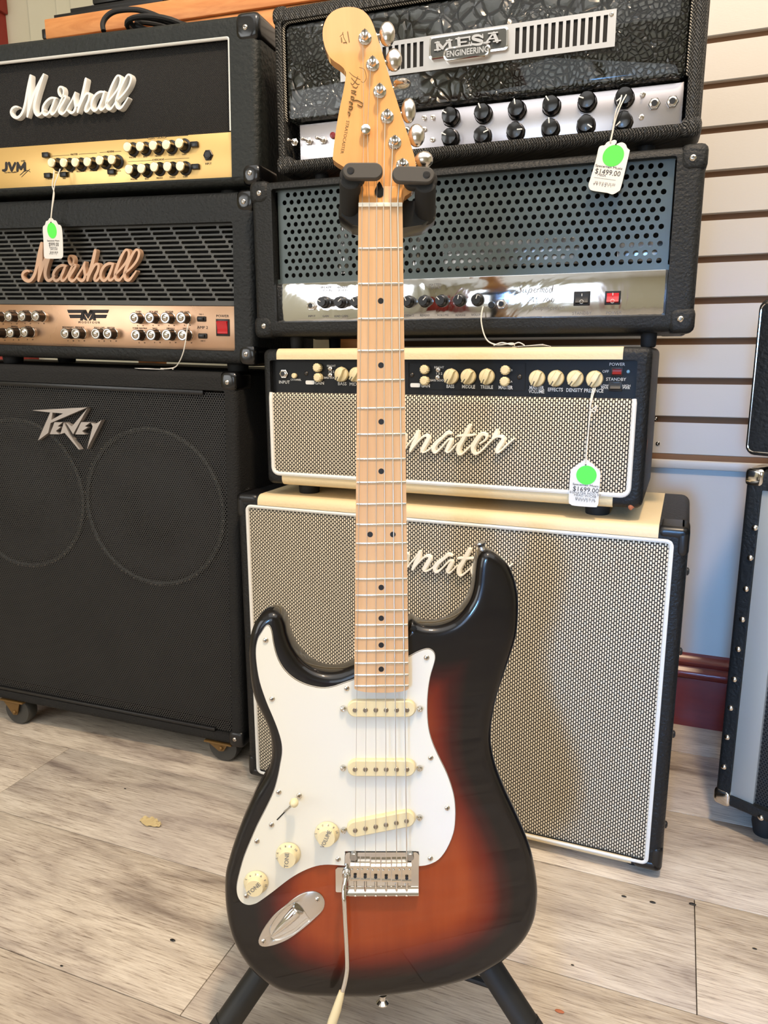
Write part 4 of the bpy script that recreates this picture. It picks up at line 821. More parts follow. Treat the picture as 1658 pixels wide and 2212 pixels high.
th.part('logo', strokes(FS, ZJ, MARSH, .0012, .0099, 1/5.5267/1220, cham=.3), 'logo_white')
Z1, Z2 = Zm(0, 270, 5.921), Zm(250, 270, 6.141)
m = MB(); m.lathe([(.0112, 0), (.0112, .002), (.0085, .0035), (.0078, .0165), (.0001, .0165)], n=24); ko = m.mesh('knob', 'plastic_black'); m = MB(); m.lathe([(.0078, .016), (.0079, .0178), (.007, .0187), (.0001, .0184)], n=24); kcap = m.mesh('knob_cap', 'gold_cap')
for Zz, x, y in [(Z1, x, y) for x, y in ((655, 480), (810, 480), (958, 475), (1113, 470), (1270, 450), (1425, 440))]+[(Z2, x, y) for x, y in ((150, 290), (318, 283), (490, 270), (665, 260), (838, 240), (170, 585), (335, 575), (505, 555), (680, 550), (850, 545))]:
    a = zp(FS, Zz, x, y, PY-.018); at = (a[0], PY, a[2]); o = inst(th, 'knob', ko, at); inst(th, 'knob_cap', kcap, at, o)
m = MB(); m.box(-.007, .007, -.006, .0005, -.0042, .0042, .0012); bb2 = m.mesh('push_button', 'plastic_black')
for Zz, x, y in ((Z1, 582, 382), (Z1, 608, 645), (Z1, 810, 632), (Z1, 1420, 597), (Z2, 1038, 255), (Z2, 1053, 552)): a = zp(FS, Zz, x, y, PY-.004); inst(th, 'push_button', bb2, (a[0], PY, a[2]))
a = zp(FS, Z2, 1218, 397, PY-.003); inst(th, 'input_jack', jack_blk, (a[0], PY, a[2]))
m = MB(); ty = PY-.0003
for Zz, s, x, y, h, k in [(Z1, '210H', 294, 460, .004, 0), (Z1, 'Two Valve Amplifier', 135, 606, .0034, 0), (Z1, 'MASTER', 946, 376, .0042, 0), (Z1, 'REVERB', 1412, 341, .0042, 0), (Z1, 'MASTER', 740, 612, .0034, 0), (Z1, 'MASTER', 898, 604, .0034, 0), (Z1, 'RESONANCE', 1040, 594, .0034, 0), (Z1, 'PRESENCE', 1195, 584, .0034, 0), (Z1, 'FX LOOP', 1432, 648, .0034, 0), (Z1, 'FOOT', 1506, 568, .003, 0), (Z1, 'SWITCH', 1510, 590, .003, 0), (Z1, 'C. MODE', 622, 692, .0032, 0), (Z1, 'MIDI', 820, 684, .0032, 0),
  (Z2, 'CLEAN / CRUNCH', 545, 172, .0044, 0), (Z2, 'OVERDRIVE', 562, 461, .0044, 0), (Z2, 'INPUT', 1228, 515, .0042, 0)]+[(Z2, s, x, y, .0036, 0) for s, x, y in (('VOLUME', 222, 430), ('BASS', 390, 420), ('MIDDLE', 560, 410), ('TREBLE', 735, 400), ('GAIN', 905, 388), ('VOLUME', 240, 720), ('BASS', 410, 714), ('MIDDLE', 580, 704), ('TREBLE', 750, 694), ('GAIN', 920, 685))]: T(s, Zz, x, y, h, bold=k)
def hl(Zz, x0, y0, x1, y1):
    a, b = zp(FS, Zz, x0, y0, ty), zp(FS, Zz, x1, y1, ty); m.box(a[0], b[0], ty, ty+.0003, (a[2]+b[2])/2-.00025, (a[2]+b[2])/2+.00025)
for q in ((Z1, 660, 399, 888, 383), (Z1, 1005, 374, 1238, 358), (Z1, 1272, 352, 1365, 346), (Z1, 1460, 340, 1548, 334), (Z2, 140, 192, 432, 172), (Z2, 660, 158, 958, 134), (Z2, 165, 486, 488, 468), (Z2, 645, 456, 972, 438)): hl(*q)
sm_ = strokes(FS, Z1, [[(80, 492, 44), (80, 555, 44), (62, 580, 36), (36, 580, 30)], [(116, 492, 44), (148, 580, 38)], [(192, 490, 34), (150, 580, 34)], [(226, 490, 38), (222, 582, 38)], [(226, 494, 36), (266, 560, 36)], [(312, 492, 32), (268, 560, 36)], [(316, 490, 38), (318, 572, 38)]], ty, ty+.0003, 1/5.921/1240, n=3, cham=.1); m.add(sm_.v, sm_.f)
sm_ = strokes(FS, Z1, [[(255, 640, 8), (290, 610, 10), (300, 590, 6)], [(275, 665, 6), (330, 610, 8), (380, 565, 6)], [(300, 600, 8), (350, 580, 8), (385, 600, 6)]], ty, ty+.0003, 1/5.921/1240, n=3); m.add(sm_.v, sm_.f)
th.part('lettering', m, 'ink_black', kind='stuff')
for u, su in ((ju0, -1), (ju1, 1)):
    for v, sv in ((jv0, -1), (jv1, 1)): corner(th, u, v, su, sv, .06, .046 if sv > 0 else .036, mat='plastic_black_gloss', front=.038 if sv > 0 else .030, rad=.012)
fm = foot_mesh(.019, jv0-fv1-.001)
for u in (-.66, -1.16):
    for y in (.05, .20): inst(th, 'rubber_foot', fm, (u, y, jv0))
# ---- cable coil lying on the gold panel head
cyy = .03
B = lambda x, y: FS.p(*Zm(0, 0, 2.763)(x, y), cyy)
P1 = [B(618, 185), B(606, 140), B(618, 95), B(655, 58), B(715, 40), B(790, 36), B(860, 52), B(930, 78), B(1010, 100), B(1090, 118)]
pts = crom([(a[0], cyy+i*.003, a[2]) for i, a in enumerate(P1)], 6)
m = MB(); m.tube(pts, .0042, 10)
for k, (xa, xb, ytop, yb2) in enumerate(((705, 1060, 98, 160), (745, 1010, 78, 150), (760, 960, 62, 140), (720, 1000, 110, 165), (770, 1040, 88, 158))):
    cc = []
    for j in range(25):
        a = 2*PI*j/24; px = (xa+xb)/2+(xb-xa)/2*math.cos(a); py = (ytop+yb2)/2+(yb2-ytop)/2*math.sin(a); q = B(px, py); cc.append((q[0], cyy+.028+.012*k+.03*math.sin(a+k), max(q[2], jv1+.0045)))
    m.tube(cc, .0042, 8)
solo('cable', FS, m, 'rubber', 'coiled black instrument cable lying on top of the gold panel amplifier head', 'cable')
# ---- wooden desk behind, with equipment
FK = Face(.29, 1.44)
a, b, c = FK.q(93, 41), FK.q(271, 13.6), FK.q(101, 78)
dv1 = (a[1]+b[1])/2; dv0 = FK.q(590, 38)[1]; du0 = FK.q(96, 60)[0]; du1 = FK.q(735, 10)[0]
th = Thing('wooden_desk', FK, ((du0+du1)/2, .08, fz), 'honey-coloured wooden desk top behind the left amplifiers', 'desk')
m = MB(); m.box(du0, du1, 0, .30, FK.q(560, 17)[1], dv1, .003); th.part('desk_top', m, 'desk_wood')
m = MB(); m.box(du0+.02, du1, .006, .29, dv0-.10, FK.q(560, 17)[1]-.001, .002); th.part('apron', m, 'desk_wood')
for u in (du0+.03, du1-.09):
    m = MB(); m.box(u, u+.05, .20, .25, fz, dv0-.10, .002); th.part('leg', m, 'desk_wood')
m = MB(); q0, q1 = FK.q(81, 58), FK.q(101, 78); m.box(q0[0], du0-.001, .01, .05, q1[1], q0[1], .003); m.box(q0[0]+.006, du0-.001, .015, .045, q1[1]-.004, q1[1]+.002, .002); solo('clamp_bracket', FK, m, 'plastic_black', 'small black plastic bracket fixed to the left end of the wooden desk', 'bracket')
th = Thing('equipment_tray', FK, ((du0+du1)/2, .08, dv1), 'flat black equipment tray lying on the wooden desk', 'tray')
e0 = FK.q(109, 34)[0]; e1 = FK.q(345, 4)[0]; m = MB(); m.box(e0, e1, .01, .25, dv1, dv1+.009, .001); th.part('base', m, 'plastic_black')
m = MB(); m.box(e0+.012, e1, .03, .23, dv1+.009, dv1+.013, .001); th.part('pad', m, 'baffle_black')
th = Thing('electronic_device', FK, ((du0+du1)/2, .08, dv1+.013), 'black electronic device with a grey lid standing on the flat tray on the desk', 'device')
f0 = FK.q(131, 26)[0]; m = MB(); m.box(f0, e1-.01, .03, .23, dv1+.013, dv1+.026, .002); th.part('body', m, 'plastic_black')
m = MB(); m.prism([(f0+.008, dv1+.026), (e1-.03, dv1+.026), (e1-.03, dv1+.06), (f0+.075, dv1+.046)], .05, .052); th.part('lid', m, 'steel')
m = MB(); m.box(f0+.055, e1-.04, .03, .20, dv1+.027, dv1+.042, .003); th.part('deck', m, 'plastic_black')
# ================================================================ RIGHT EDGE: stacked cabinet and head
FX = Face(.83, 1.15)
xv0, xv1 = -.728, -.170
th = Thing('speaker_cabinet', FX, (-.1, .14, xv0), 'studded black speaker cabinet with silver strip and chrome corner at the right edge', 'speaker cabinet')
xu0 = FX.q(1548, 1700)[0]-.003; xi = FX.q(1574, 1716)[0]; xb = FX.q(1600, 1730)[1]; xs1 = FX.q(1624, 1735)[0]
th.part('cabinet_shell', shell(xu0, .26, xv0, xv1, .26, (xi-xu0, .03, xb-xv0, .03), .02, rad=.008, rc=.012), 'tolex_coarse')
m = MB(); m.box(xi, xs1, .004, .02, xb, xv1-.03, .001); th.part('silver_strip', m, 'perforated_silver')
m = MB(); m.box(xs1, .23, .010, .0108, xb, xv1-.03); th.part('grille', m, 'perforated_black'); m = MB(); m.box(xs1, .23, .0125, .0195, xb, xv1-.03); th.part('baffle', m, 'baffle_black')
sd = MB(); sd.lathe([(.0048, 0), (.0044, .002), (.0026, .0036), (.0001, .0042)], n=12); sd = sd.mesh('stud', 'nickel')
for px, py in ((1630, 1140), (1620, 1205), (1611, 1272), (1603, 1338), (1594, 1402), (1585.5, 1467), (1577.5, 1529), (1570, 1592), (1563, 1656)): a = FX.p(px, py, 0); inst(th, 'stud', sd, (a[0], 0, a[2]))
a = FX.p(1643, 1766); inst(th, 'stud', sd, (a[0], 0, a[2]))
for v, sv in ((xv0, -1), (xv1, 1)): corner(th, xu0, v, -1, sv, .05, .030, mat='chrome', front=.024, rad=.008, screws=False)
ft2 = foot_mesh(.02, .0)
for u in (xu0+.065, .2):
    for y in (.05, .21):
        m = MB(); m.lathe([(.019, -.0), (.02, .03), (.016, xv0-fz)], c=(u, y, xv0), axis=(0, 0, -1), n=20); th.part('rubber_foot', m, 'rubber')
FY = Face(.83, 1.16)
yv0, yv1 = -.150, .076; yu0 = FY.q(1607, 960)[0]
th = Thing('amplifier_head', FY, (-.1, .14, yv0), 'black amplifier with chrome edge strip on the studded cabinet at the right edge', 'amplifier')
th.part('cabinet_shell', shell(yu0, .22, yv0, yv1, .24, (.034, .03, .030, .03), .02, rad=.007, rc=.012), 'tolex_coarse')
m = MB(); m.loft([rrect(yu0-.0012, .2212, yv0-.0012, yv1+.0012, .013, y, 4) for y in (.010, .030)]+[rrect(yu0+.001, .22, yv0+.001, yv1-.001, .012, .030, 4)]+[rrect(yu0+.001, .22, yv0+.001, yv1-.001, .012, .010, 4)]+[rrect(yu0-.0012, .2212, yv0-.0012, yv1+.0012, .013, .010, 4)], False, False); th.part('edge_binding', m, 'plastic_black')
th.part('chrome_strip', ring_pipe(yu0+.0045, .2165, yv0+.0045, yv1-.0045, .010, .0012, .0016), 'chrome')
m = MB(); m.box(yu0+.034, .19, .008, .02, yv0+.03, yv1-.03, .002); th.part('grille_cloth', m, 'cloth_black')
for u in (yu0+.05, .17):
    for y in (.05, .19):
        m = MB(); m.lathe([(.014, 0), (.013, yv0-xv1)], c=(u, y, yv0), axis=(0, 0, -1), n=18); th.part('rubber_foot', m, 'rubber')
# ================================================================ PRICE TAGS
def price_tag(label, face, y, Z, outline, hole, disc, dr, lines, stringp, group=None, smooth=4):
    P = crom([face.q(*Z(*p), y) for p in outline], smooth, True); dc = face.q(*Z(*disc), y); n = len(P)
    cu, cv = sum(p[0] for p in P)/n, sum(p[1] for p in P)/n
    th = Thing('price_tag', face, (cu, y, max(p[1] for p in P)), label, 'price tag')
    m = MB(); m.prism(P, y, y+.0006); th.part('paper', m, 'paper')
    K = 32; rx, rz, rot = dr; m = MB(); m.loft([[(dc[0]+(rx*math.cos(2*PI*k/K)*math.cos(rot)-rz*math.sin(2*PI*k/K)*math.sin(rot)), yy, dc[1]+rx*math.cos(2*PI*k/K)*math.sin(rot)+rz*math.sin(2*PI*k/K)*math.cos(rot)) for k in range(K)] for yy in (y, y-.0004)]); th.part('round_sticker', m, 'sticker_green')
    h = face.p(*Z(*hole), y); m = MB(); m.lathe([(.0011, 0), (.0011, .0005), (.0001, .0005)], c=(h[0], y, h[2]), n=10); th.part('punched_hole', m, 'ink_black')
    for matn in ('ink_black', 'ink_grey'):
        m = MB()
        for s, x, yy, hgt, rt, sx, mm in lines:
            if mm == matn: a = face.p(*Z(x, yy), y); m.text(s, a[0], a[2], hgt, y-.0002, rot=rt, sx=sx)
        if m.v: th.part('lettering', m, matn, kind='stuff')
    for sp2 in stringp:
        m = MB(); m.tube(crom([face.p(a, b, c) for a, b, c in sp2], 5), .0009, 6); th.part('string', m, 'string_white')
    return th
Zt = Zm(1260, 290, 15.8); r_ = -.20
price_tag('white price tag reading $1499.00 hanging from the crocodile leather amplifier', FM, -.006, Zt,
 [(900, 225), (940, 225), (1050, 190), (1125, 230), (1105, 340), (1150, 320), (1300, 275), (1430, 340), (1490, 470), (1560, 530), (1560, 620), (1400, 1300), (1260, 1850), (1180, 1950), (990, 2050), (800, 2000), (300, 1920), (190, 1830), (170, 1700), (240, 1480), (420, 870), (510, 480), (600, 390), (710, 375), (790, 280)],
 (1100, 352), (1010, 735), (.0138, .0130, .5), [('Spaceman Music', 860, 1122, .0042, r_, 1.3, 'ink_black'), ('$1499.00', 820, 1310, .0092, r_, .98, 'ink_black'), ('MESA', 620, 1400, .004, r_, 1.2, 'ink_grey'), ('|||| ||| || |||| ||| ||||', 730, 1680, .0036, r_, 1.15, 'ink_black'), ('9 9 1 0 2 1 1', 640, 1740, .004, r_, 1.2, 'ink_grey'), ('________________', 730, 1480, .0036, r_, 1.0, 'ink_grey')],
 [[(1342, 206, -.004), (1338, 222, -.010), (1330, 240, -.010), (1326, 262, -.008), (1322, 285, -.007), (1318, 303, -.0068), (1319, 308, -.0064)], [(1352, 205, -.004), (1340, 228, -.012), (1328, 262, -.009), (1323, 285, -.0075), (1319, 303, -.0068)]])
Zt = Zm(1215, 970, 15.8); r_ = -.045
price_tag('white price tag reading $1699.00 hanging on a string over the cream amplifier cloth', FH, -.010, Zt,
 [(790, 350), (850, 370), (920, 440), (1030, 500), (1100, 590), (1180, 650), (1260, 740), (1285, 900), (1240, 1500), (1215, 1850), (1170, 1950), (1080, 1985), (400, 1935), (260, 1880), (205, 1790), (220, 1300), (260, 820), (290, 690), (420, 590), (530, 500), (640, 440), (720, 370)],
 (780, 530), (805, 890), (.0139, .0135, 0), [('Spaceman Music', 780, 1235, .0042, r_, 1.3, 'ink_black'), ('$1699.00', 780, 1395, .0096, r_, 1.0, 'ink_black'), ('EGNATER MOD 50', 760, 1520, .0045, r_, 1.15, 'ink_grey'), ('HEAD W/CAB', 760, 1600, .0045, r_, 1.1, 'ink_grey'), ('|||| ||| || |||| ||| ||||', 760, 1700, .0036, r_, 1.15, 'ink_black'), ('9 5 0 3 2 - 1 7', 770, 1765, .004, r_, 1.2, 'ink_grey')],
 [[(1281, 838, -.004), (1276, 860, -.008), (1273, 900, -.010), (1268, 950, -.011), (1265, 990, -.011), (1264, 1003, -.0105)], [(1285, 838, -.004), (1278, 862, -.009), (1274, 884, -.010), (1282, 882, -.010), (1288, 876, -.010), (1284, 890, -.010), (1275, 892, -.010), (1269, 950, -.0115), (1264, 1003, -.0105)]])
Zt = Zm(70, 450, 18.42); r_ = -.02
price_tag('white price tag reading $999.00 hanging in front of the slotted grille amplifier', FS, -.018, Zt,
 [(730, 385), (790, 400), (850, 470), (930, 490), (1020, 640), (1090, 660), (1160, 790), (1200, 1200), (1215, 1850), (1180, 1960), (1090, 2000), (560, 2000), (480, 1950), (455, 1850), (440, 1300), (410, 820), (440, 700), (495, 660), (540, 520), (620, 480), (670, 400)],
 (740, 560), (780, 885), (.0098, .0132, .12), [('Spaceman Music', 830, 1290, .0036, r_, 1.1, 'ink_black'), ('$999.00', 850, 1445, .0092, r_, .72, 'ink_black'), ('MARSHALL', 840, 1570, .0036, r_, 1, 'ink_grey'), ('JVM 210H', 860, 1640, .0036, r_, 1, 'ink_grey'), ('|||| ||| || |||| |||', 860, 1745, .0034, r_, .95, 'ink_black'), ('9 9 0 1 1 2', 820, 1820, .0038, r_, 1, 'ink_grey')],
 [[(130, 365, -.010), (124, 382, -.016), (118, 400, -.018), (114, 430, -.018), (111, 460, -.018), (110, 472, -.0182), (110, 479, -.0186)], [(117, 368, -.010), (115, 385, -.016), (113, 402, -.018), (117, 420, -.018), (112, 455, -.018), (110, 476, -.0184)]])
# two tags lying flat
th = Thing('price_tag', FS, (-.80, .012, pv1_+.001), 'price tag lying flat on the top edge of the perforated black cabinet', 'price tag')
a, b = FS.q(282, 800, .0)[0], FS.q(345, 800, .0)[0]
m = MB(); m.loft([[(u+.002*(i % 2), yy, pv1_+.0008+h) for i, (u, yy) in enumerate(((a, .012), (a+.012, .002), (b-.008, .003), (b, .010), (b-.003, .034), (a+.006, .036)))] for h in (0, .0007)]); th.part('paper', m, 'paper')
m = MB(); m.lathe([(.009, 0), (.009, .0003), (.0001, .0003)], c=((a+b)/2-.004, .018, pv1_+.0016), axis=(0, 0, 1), n=20); th.part('round_sticker', m, 'paper')
m = MB(); q = [FS.p(407, 699, -.006), FS.p(404, 712, -.008), FS.p(401, 735, -.008), FS.p(396, 760, -.007), FS.p(388, 780, -.003), FS.p(378, 793, .003)]; m.tube(crom(q+[(q[-1][0]-.02, .008, pv1_+.0025), (b-.006, .012, pv1_+.0022)], 5), .001, 6); th.part('string', m, 'string_white')
m = MB(); q = FS.p(372, 797, .004); m.sphere((q[0], .006, pv1_+.003), .002, 8); th.part('string_knot', m, 'string_white')
hv = hv1+.001
th = Thing('price_tag', FH, (-.2, .02, hv), 'price tag lying flat on top of the cream amplifier, string to a black knob', 'price tag')
a, b = FH.q(1100, 750)[0], FH.q(1185, 750)[0]
m = MB(); m.loft([[(u, yy, hv+h+(.003 if yy < .01 and u > (a+b)/2 else 0)) for u, yy in ((a, .018), (a+.01, .004), (b-.01, .006), (b, .016), (b-.004, .04), (a+.008, .042))] for h in (0, .0007)]); th.part('paper', m, 'paper')
m = MB(); q = [FE.p(1043, 662, PY-.012), FE.p(1040, 675, -.008), FE.p(1039, 695, -.010), FE.p(1045, 722, -.012), FE.p(1055, 738, -.012)]
q = [tuple(FH.loc(FE.w(*p))) for p in q]; e = FH.p(1075, 746, .004); m.tube(crom(q+[(e[0], .004, hv+.003), (e[0]+.02, .006, hv+.005), (a+.004, .014, hv+.002)], 5), .001, 6); th.part('string', m, 'string_white')
m = MB(); m.tube(crom([(e[0]-.006, .003, hv+.002), (e[0]+.006, .002, hv+.006), (e[0]+.02, .004, hv+.003), (e[0]+.03, .003, hv+.006), (e[0]+.038, .006, hv+.002)], 5), .0008, 6); th.part('string_loop', m, 'string_white')
# ================================================================ GUITAR
GN = Vector((0, -math.cos(.11), math.sin(.11))); FG = Face(0, -(cF*.7338).dot(GN), lean=.11)
YB = .013; YP = .0105
def gq(x, y, d=0): return FG.q(x, y, d)
gb0 = gq(823, 2150, YB)
G = Thing('electric_guitar', FG, (gb0[0], .03, gb0[1]), 'left-handed sunburst electric guitar with white pickguard and maple neck hanging on the stand', 'guitar')
BO = [(592, 1318), (606, 1326), (616, 1345), (622, 1372), (634, 1400), (652, 1424), (676, 1442), (703, 1451), (732, 1450), (757, 1441), (790, 1425), (840, 1390), (878, 1350), (889, 1337), (905, 1347), (925, 1351), (949, 1350), (976, 1340), (999, 1319), (1016, 1292), (1024, 1262), (1027, 1232), (1031, 1206), (1039, 1193), (1052, 1188), (1066, 1193), (1084, 1206), (1101, 1226), (1113, 1256), (1119, 1292), (1119, 1330), (1116, 1365), (1110, 1390), (1098, 1427), (1085, 1466), (1073, 1503), (1064, 1546), (1060, 1585), (1063, 1621), (1073, 1660), (1091, 1706), (1112, 1751), (1131, 1794), (1146, 1835), (1155, 1877), (1160, 1917), (1159, 1950), (1153, 1985), (1138, 2018), (1116, 2046), (1086, 2073), (1056, 2091), (1022, 2108), (981, 2121), (935, 2132), (890, 2140), (845, 2146), (800, 2150), (741, 2150), (690, 2149), (648, 2146), (610, 2138), (578, 2121), (551, 2100), (530, 2075), (512, 2046), (498, 2012), (490, 1973), (486, 1930), (487, 1887), (496, 1850), (507, 1815), (520, 1780), (534, 1747), (549, 1716), (563, 1693), (577, 1668), (585, 1640), (587, 1615), (584, 1591), (578, 1568), (565, 1540), (551, 1510), (543, 1478), (539, 1442), (537, 1406), (540, 1377), (548, 1350), (560, 1332), (576, 1321)]
out = crom([gq(x, y, YB+.008) for x, y in BO], 4, True)
def inset(P, d):
    n = len(P); R = []
    for i in range(n):
        a, b = P[i-2], P[(i+2) % n]; dx, dy = b[0]-a[0], b[1]-a[1]; l = math.hypot(dx, dy) or 1; R.append((P[i][0]-dy/l*d*sgn, P[i][1]+dx/l*d*sgn))
    return R
ar = sum(out[i][0]*out[(i+1) % len(out)][1]-out[(i+1) % len(out)][0]*out[i][1] for i in range(len(out))); sgn = 1 if ar > 0 else -1
RR = .0095; loops = []
for k in range(6):
    a = PI/2*k/5; loops.append([(p[0], YB+RR-RR*math.cos(a), p[1]) for p in inset(out, RR*(1-math.sin(a)))])
TH = .043
for k in range(5, -1, -1):
    a = PI/2*k/5; loops.append([(p[0], YB+TH-RR+RR*math.cos(a), p[1]) for p in inset(out, RR*(1-math.sin(a)))])
m = MB(); m.loft(loops, False, False); bk_ = [(p[0], p[2]) for p in loops[-1]]; tr_ = tessellate_polygon([[Vector((p[0], p[1], 0)) for p in bk_]]); m.add([(p[0], YB+TH, p[1]) for p in bk_], [tuple(q) for q in tr_])
top = [(p[0], p[2]) for p in loops[0]]
gx = [p[0] for p in top]; gy = [p[1] for p in top]; T2 = np.array(top)
pts = [Vector(p) for p in top]; x = min(gx)
A_ = T2; B_ = np.roll(T2, -1, 0); O2 = np.array(out)
def inside(px, py):
    c = False
    for i in range(len(top)):
        x1, y1 = A_[i]; x2, y2 = B_[i]
        if (y1 > py) != (y2 > py) and px < (x2-x1)*(py-y1)/(y2-y1)+x1: c = not c
    return c
step = .006
for i in range(int((max(gx)-min(gx))/step)+1):
    for j in range(int((max(gy)-min(gy))/step)+1):
        px, py = min(gx)+i*step+(j % 2)*step/2, min(gy)+j*step
        if inside(px, py) and np.min(np.hypot(T2[:, 0]-px, T2[:, 1]-py)) > .003: pts.append(Vector((px, py)))
nt = len(top); r = delaunay_2d_cdt(pts, [(i, (i+1) % nt) for i in range(nt)], [], 1, 1e-7)
base_n = len(m.v); m.add([(p.x, YB, p.y) for p in r[0]], [list(f) for f in r[2]])
bme = m.mesh('body', 'sunburst', ORG[G.r], 45)
bm = bmesh.new(); bm.from_mesh(bme); bmesh.ops.remove_doubles(bm, verts=bm.verts, dist=1e-5); bmesh.ops.recalc_face_normals(bm, faces=bm.faces); bm.to_mesh(bme); bm.free()
at = bme.attributes.new('burst', 'FLOAT', 'POINT'); og = ORG[G.r]; vals = []
wx = gq(1000, 1600, YB)
for v in bme.vertices:
    u, w, yy = v.co.x+og.x, v.co.z+og.z, v.co.y+og.y
    if yy > YB+.002: vals.append(0); continue
    d = float(np.min(np.hypot(O2[:, 0]-u, O2[:, 1]-w)))
    f_r = max(0, min(1, (u-.02)/.10)); f_t = max(0, min(1, (w-gq(900, 1760, YB)[1])/.08)); f_l = max(0, min(1, (-.06-u)/.06))
    wd = .066+.010*f_r+.030*f_r*f_t+.030*f_l+(.030*max(0, min(1, (w-gq(900, 1560, YB)[1])/.06)))  # upper right runs darker: burst finish plus a dark reflection put into the colour
    vals.append(max(0, min(1, (d-.004)/wd)))
at.data.foreach_set('value', vals)
for p in bme.polygons: p.use_smooth = True
bme.set_sharp_from_angle(angle=math.radians(60))
G.part('body', bme, None)
# pickguard
PG = [(582, 1353), (587, 1365), (592, 1396), (601, 1425), (616, 1449), (638, 1468), (664, 1480), (693, 1486), (717, 1484), (741, 1476), (763, 1468), (800, 1452), (850, 1434), (883, 1418), (900, 1409), (917, 1402.5), (929, 1402.5), (938, 1410), (940, 1422), (937, 1436), (929, 1464), (924, 1500), (923, 1537), (926, 1573), (934, 1603), (947, 1633), (965, 1670), (977.5, 1706), (983, 1736), (983.5, 1772), (979, 1802), (965, 1835), (947, 1858), (925, 1869), (906, 1872), (903, 1869), (903, 1850), (903, 1843), (896, 1840), (824, 1840), (752, 1840), (746, 1844), (745, 1868), (742, 1871), (709, 1869), (683, 1872), (654, 1883), (625, 1900), (590, 1927), (561, 1948), (549, 1954), (535, 1956), (521, 1950), (512, 1936), (510, 1915), (516, 1886), (526, 1851), (541, 1814), (555, 1782), (573, 1747), (590, 1710), (599, 1678), (604.5, 1649), (608, 1627), (607, 1606), (600, 1580), (588, 1549), (574, 1516), (560, 1474), (553, 1434), (551.5, 1403), (556, 1380), (564, 1366), (571, 1355), (576, 1351)]
pg = crom([gq(x, y, YP) for x, y in PG], 3, True)
n = len(pg); ar2 = sum(pg[i][0]*pg[(i+1) % n][1]-pg[(i+1) % n][0]*pg[i][1] for i in range(n)); sgn = 1 if ar2 > 0 else -1
m = MB(); m.prism(inset(pg, .0006), YP+.0001, YB+.0002); m.prism(pg, YP+.0014, YB+.0001); g_ = G.part('pickguard', m, 'pickguard_white')
m = MB(); m.prism(inset(pg, .0002), YP+.0008, YP+.00145); G.part('dark_ply', m, 'pickguard_dark', g_)
for x, y in ((573.6, 1383), (587.5, 1510), (748.5, 1487), (601.8, 1711), (554.8, 1817), (730, 1856), (921, 1420.7), (929.8, 1637), (965.4, 1745.5), (929, 1854), (532, 1935)):
    a = FG.p(x, y, YP); inst(G, 'screw', screw_small, (a[0], YP, a[2]))
for x, y in ((646, 1718.6), (586.3, 1781.6)): a = FG.p(x, y, YP); inst(G, 'selector_screw', screw_small, (a[0], YP, a[2]))
# pickups
def pill(c0, c1, r, y0, y1, k=10, tap=.0006):
    d = Vector((c1[0]-c0[0], c1[1]-c0[1])).normalized(); a0 = math.atan2(d.y, d.x); L = []
    for rr, yy in ((r, y1), (r, y0+.0015), (r-.0004, y0+.0006), (r-.0012, y0)):
        Q = []
        for i in range(k+1): a = a0-PI/2+PI*i/k; Q.append((c1[0]+rr*math.cos(a), yy, c1[1]+rr*math.sin(a)))
        for i in range(k+1): a = a0+PI/2+PI*i/k; Q.append((c0[0]+rr*math.cos(a), yy, c0[1]+rr*math.sin(a)))
        L.append(Q)
    return L
pole = MB(); pole.lathe([(.0024, -.001), (.0024, .0006), (.0019, .0011), (.0001, .0011)], n=18); pole = pole.mesh('pole_piece', 'pole_metal')
for c0, c1, pl0, pl1, s0, s1 in (((768, 1532), (879, 1532), (766.3, 1533.8), (878.5, 1533.8), (740.7, 1531), (906.6, 1531.5)), ((768, 1660.5), (879, 1660.5), (766.3, 1662), (878.5, 1662), (740.7, 1659), (906, 1660)), ((767, 1792), (878, 1770.5), (766.6, 1793.8), (877.6, 1773.5), (742, 1793.8), (905.7, 1766.6))):
    yt = .0045; m = MB(); m.loft(pill(gq(*c0, yt), gq(*c1, yt), .0088, yt, YP+.0002)); p_ = G.part('pickup', m, 'cream_plastic')
    for k in range(6):
        q = gq(pl0[0]+(pl1[0]-pl0[0])*k/5, pl0[1]+(pl1[1]-pl0[1])*k/5, yt); inst(G, 'pole_piece', pole, (q[0], yt, q[1]), p_)
    for s_ in (s0, s1): a = FG.p(*s_, YP-.002); m = MB(); m.lathe([(.003, 0), (.0034, .0015), (.0028, .0036), (.0012, .0045), (.0001, .0042)], c=(a[0], YP, a[2]), n=14); G.part('pickup_screw', m, 'chrome', p_)
# control knobs
for nm, (x, y), rot, lab in (('VOLUME', (706, 1799), 1.15, 'cream volume knob'), ('TONE', (622.5, 1844), 1.5, 'upper cream tone knob'), ('TONE', (553, 1905), .75, 'lower cream tone knob')):
    c = FG.p(x, y, YP); at = (c[0], YP, c[2]); m = MB(); m.lathe([(.0128, .0005), (.0130, .0018), (.0118, .0045), (.0098, .0062), (.0092, .0115), (.0088, .0122), (.0001, .0122)], c=at, n=40); k_ = G.part('knob', m, 'ivory_plastic', None, at, lab)
    m = MB(); m.text(nm, at[0], at[2], .0062, YP-.0124, rot=rot, sx=.85 if nm == 'VOLUME' else 1)
    for i, s in enumerate(('5', '6', '7', '8', '9', '10')):
        a = rot+.55+1.0+PI*.02-(i-0)*.52+.2; rr = .0112; m.text(s, at[0]+rr*math.cos(a), at[2]+rr*math.sin(a), .0036, YP-.0056, rot=a-PI/2)
    G.part('lettering', m, 'ink_grey', k_, kind='stuff')
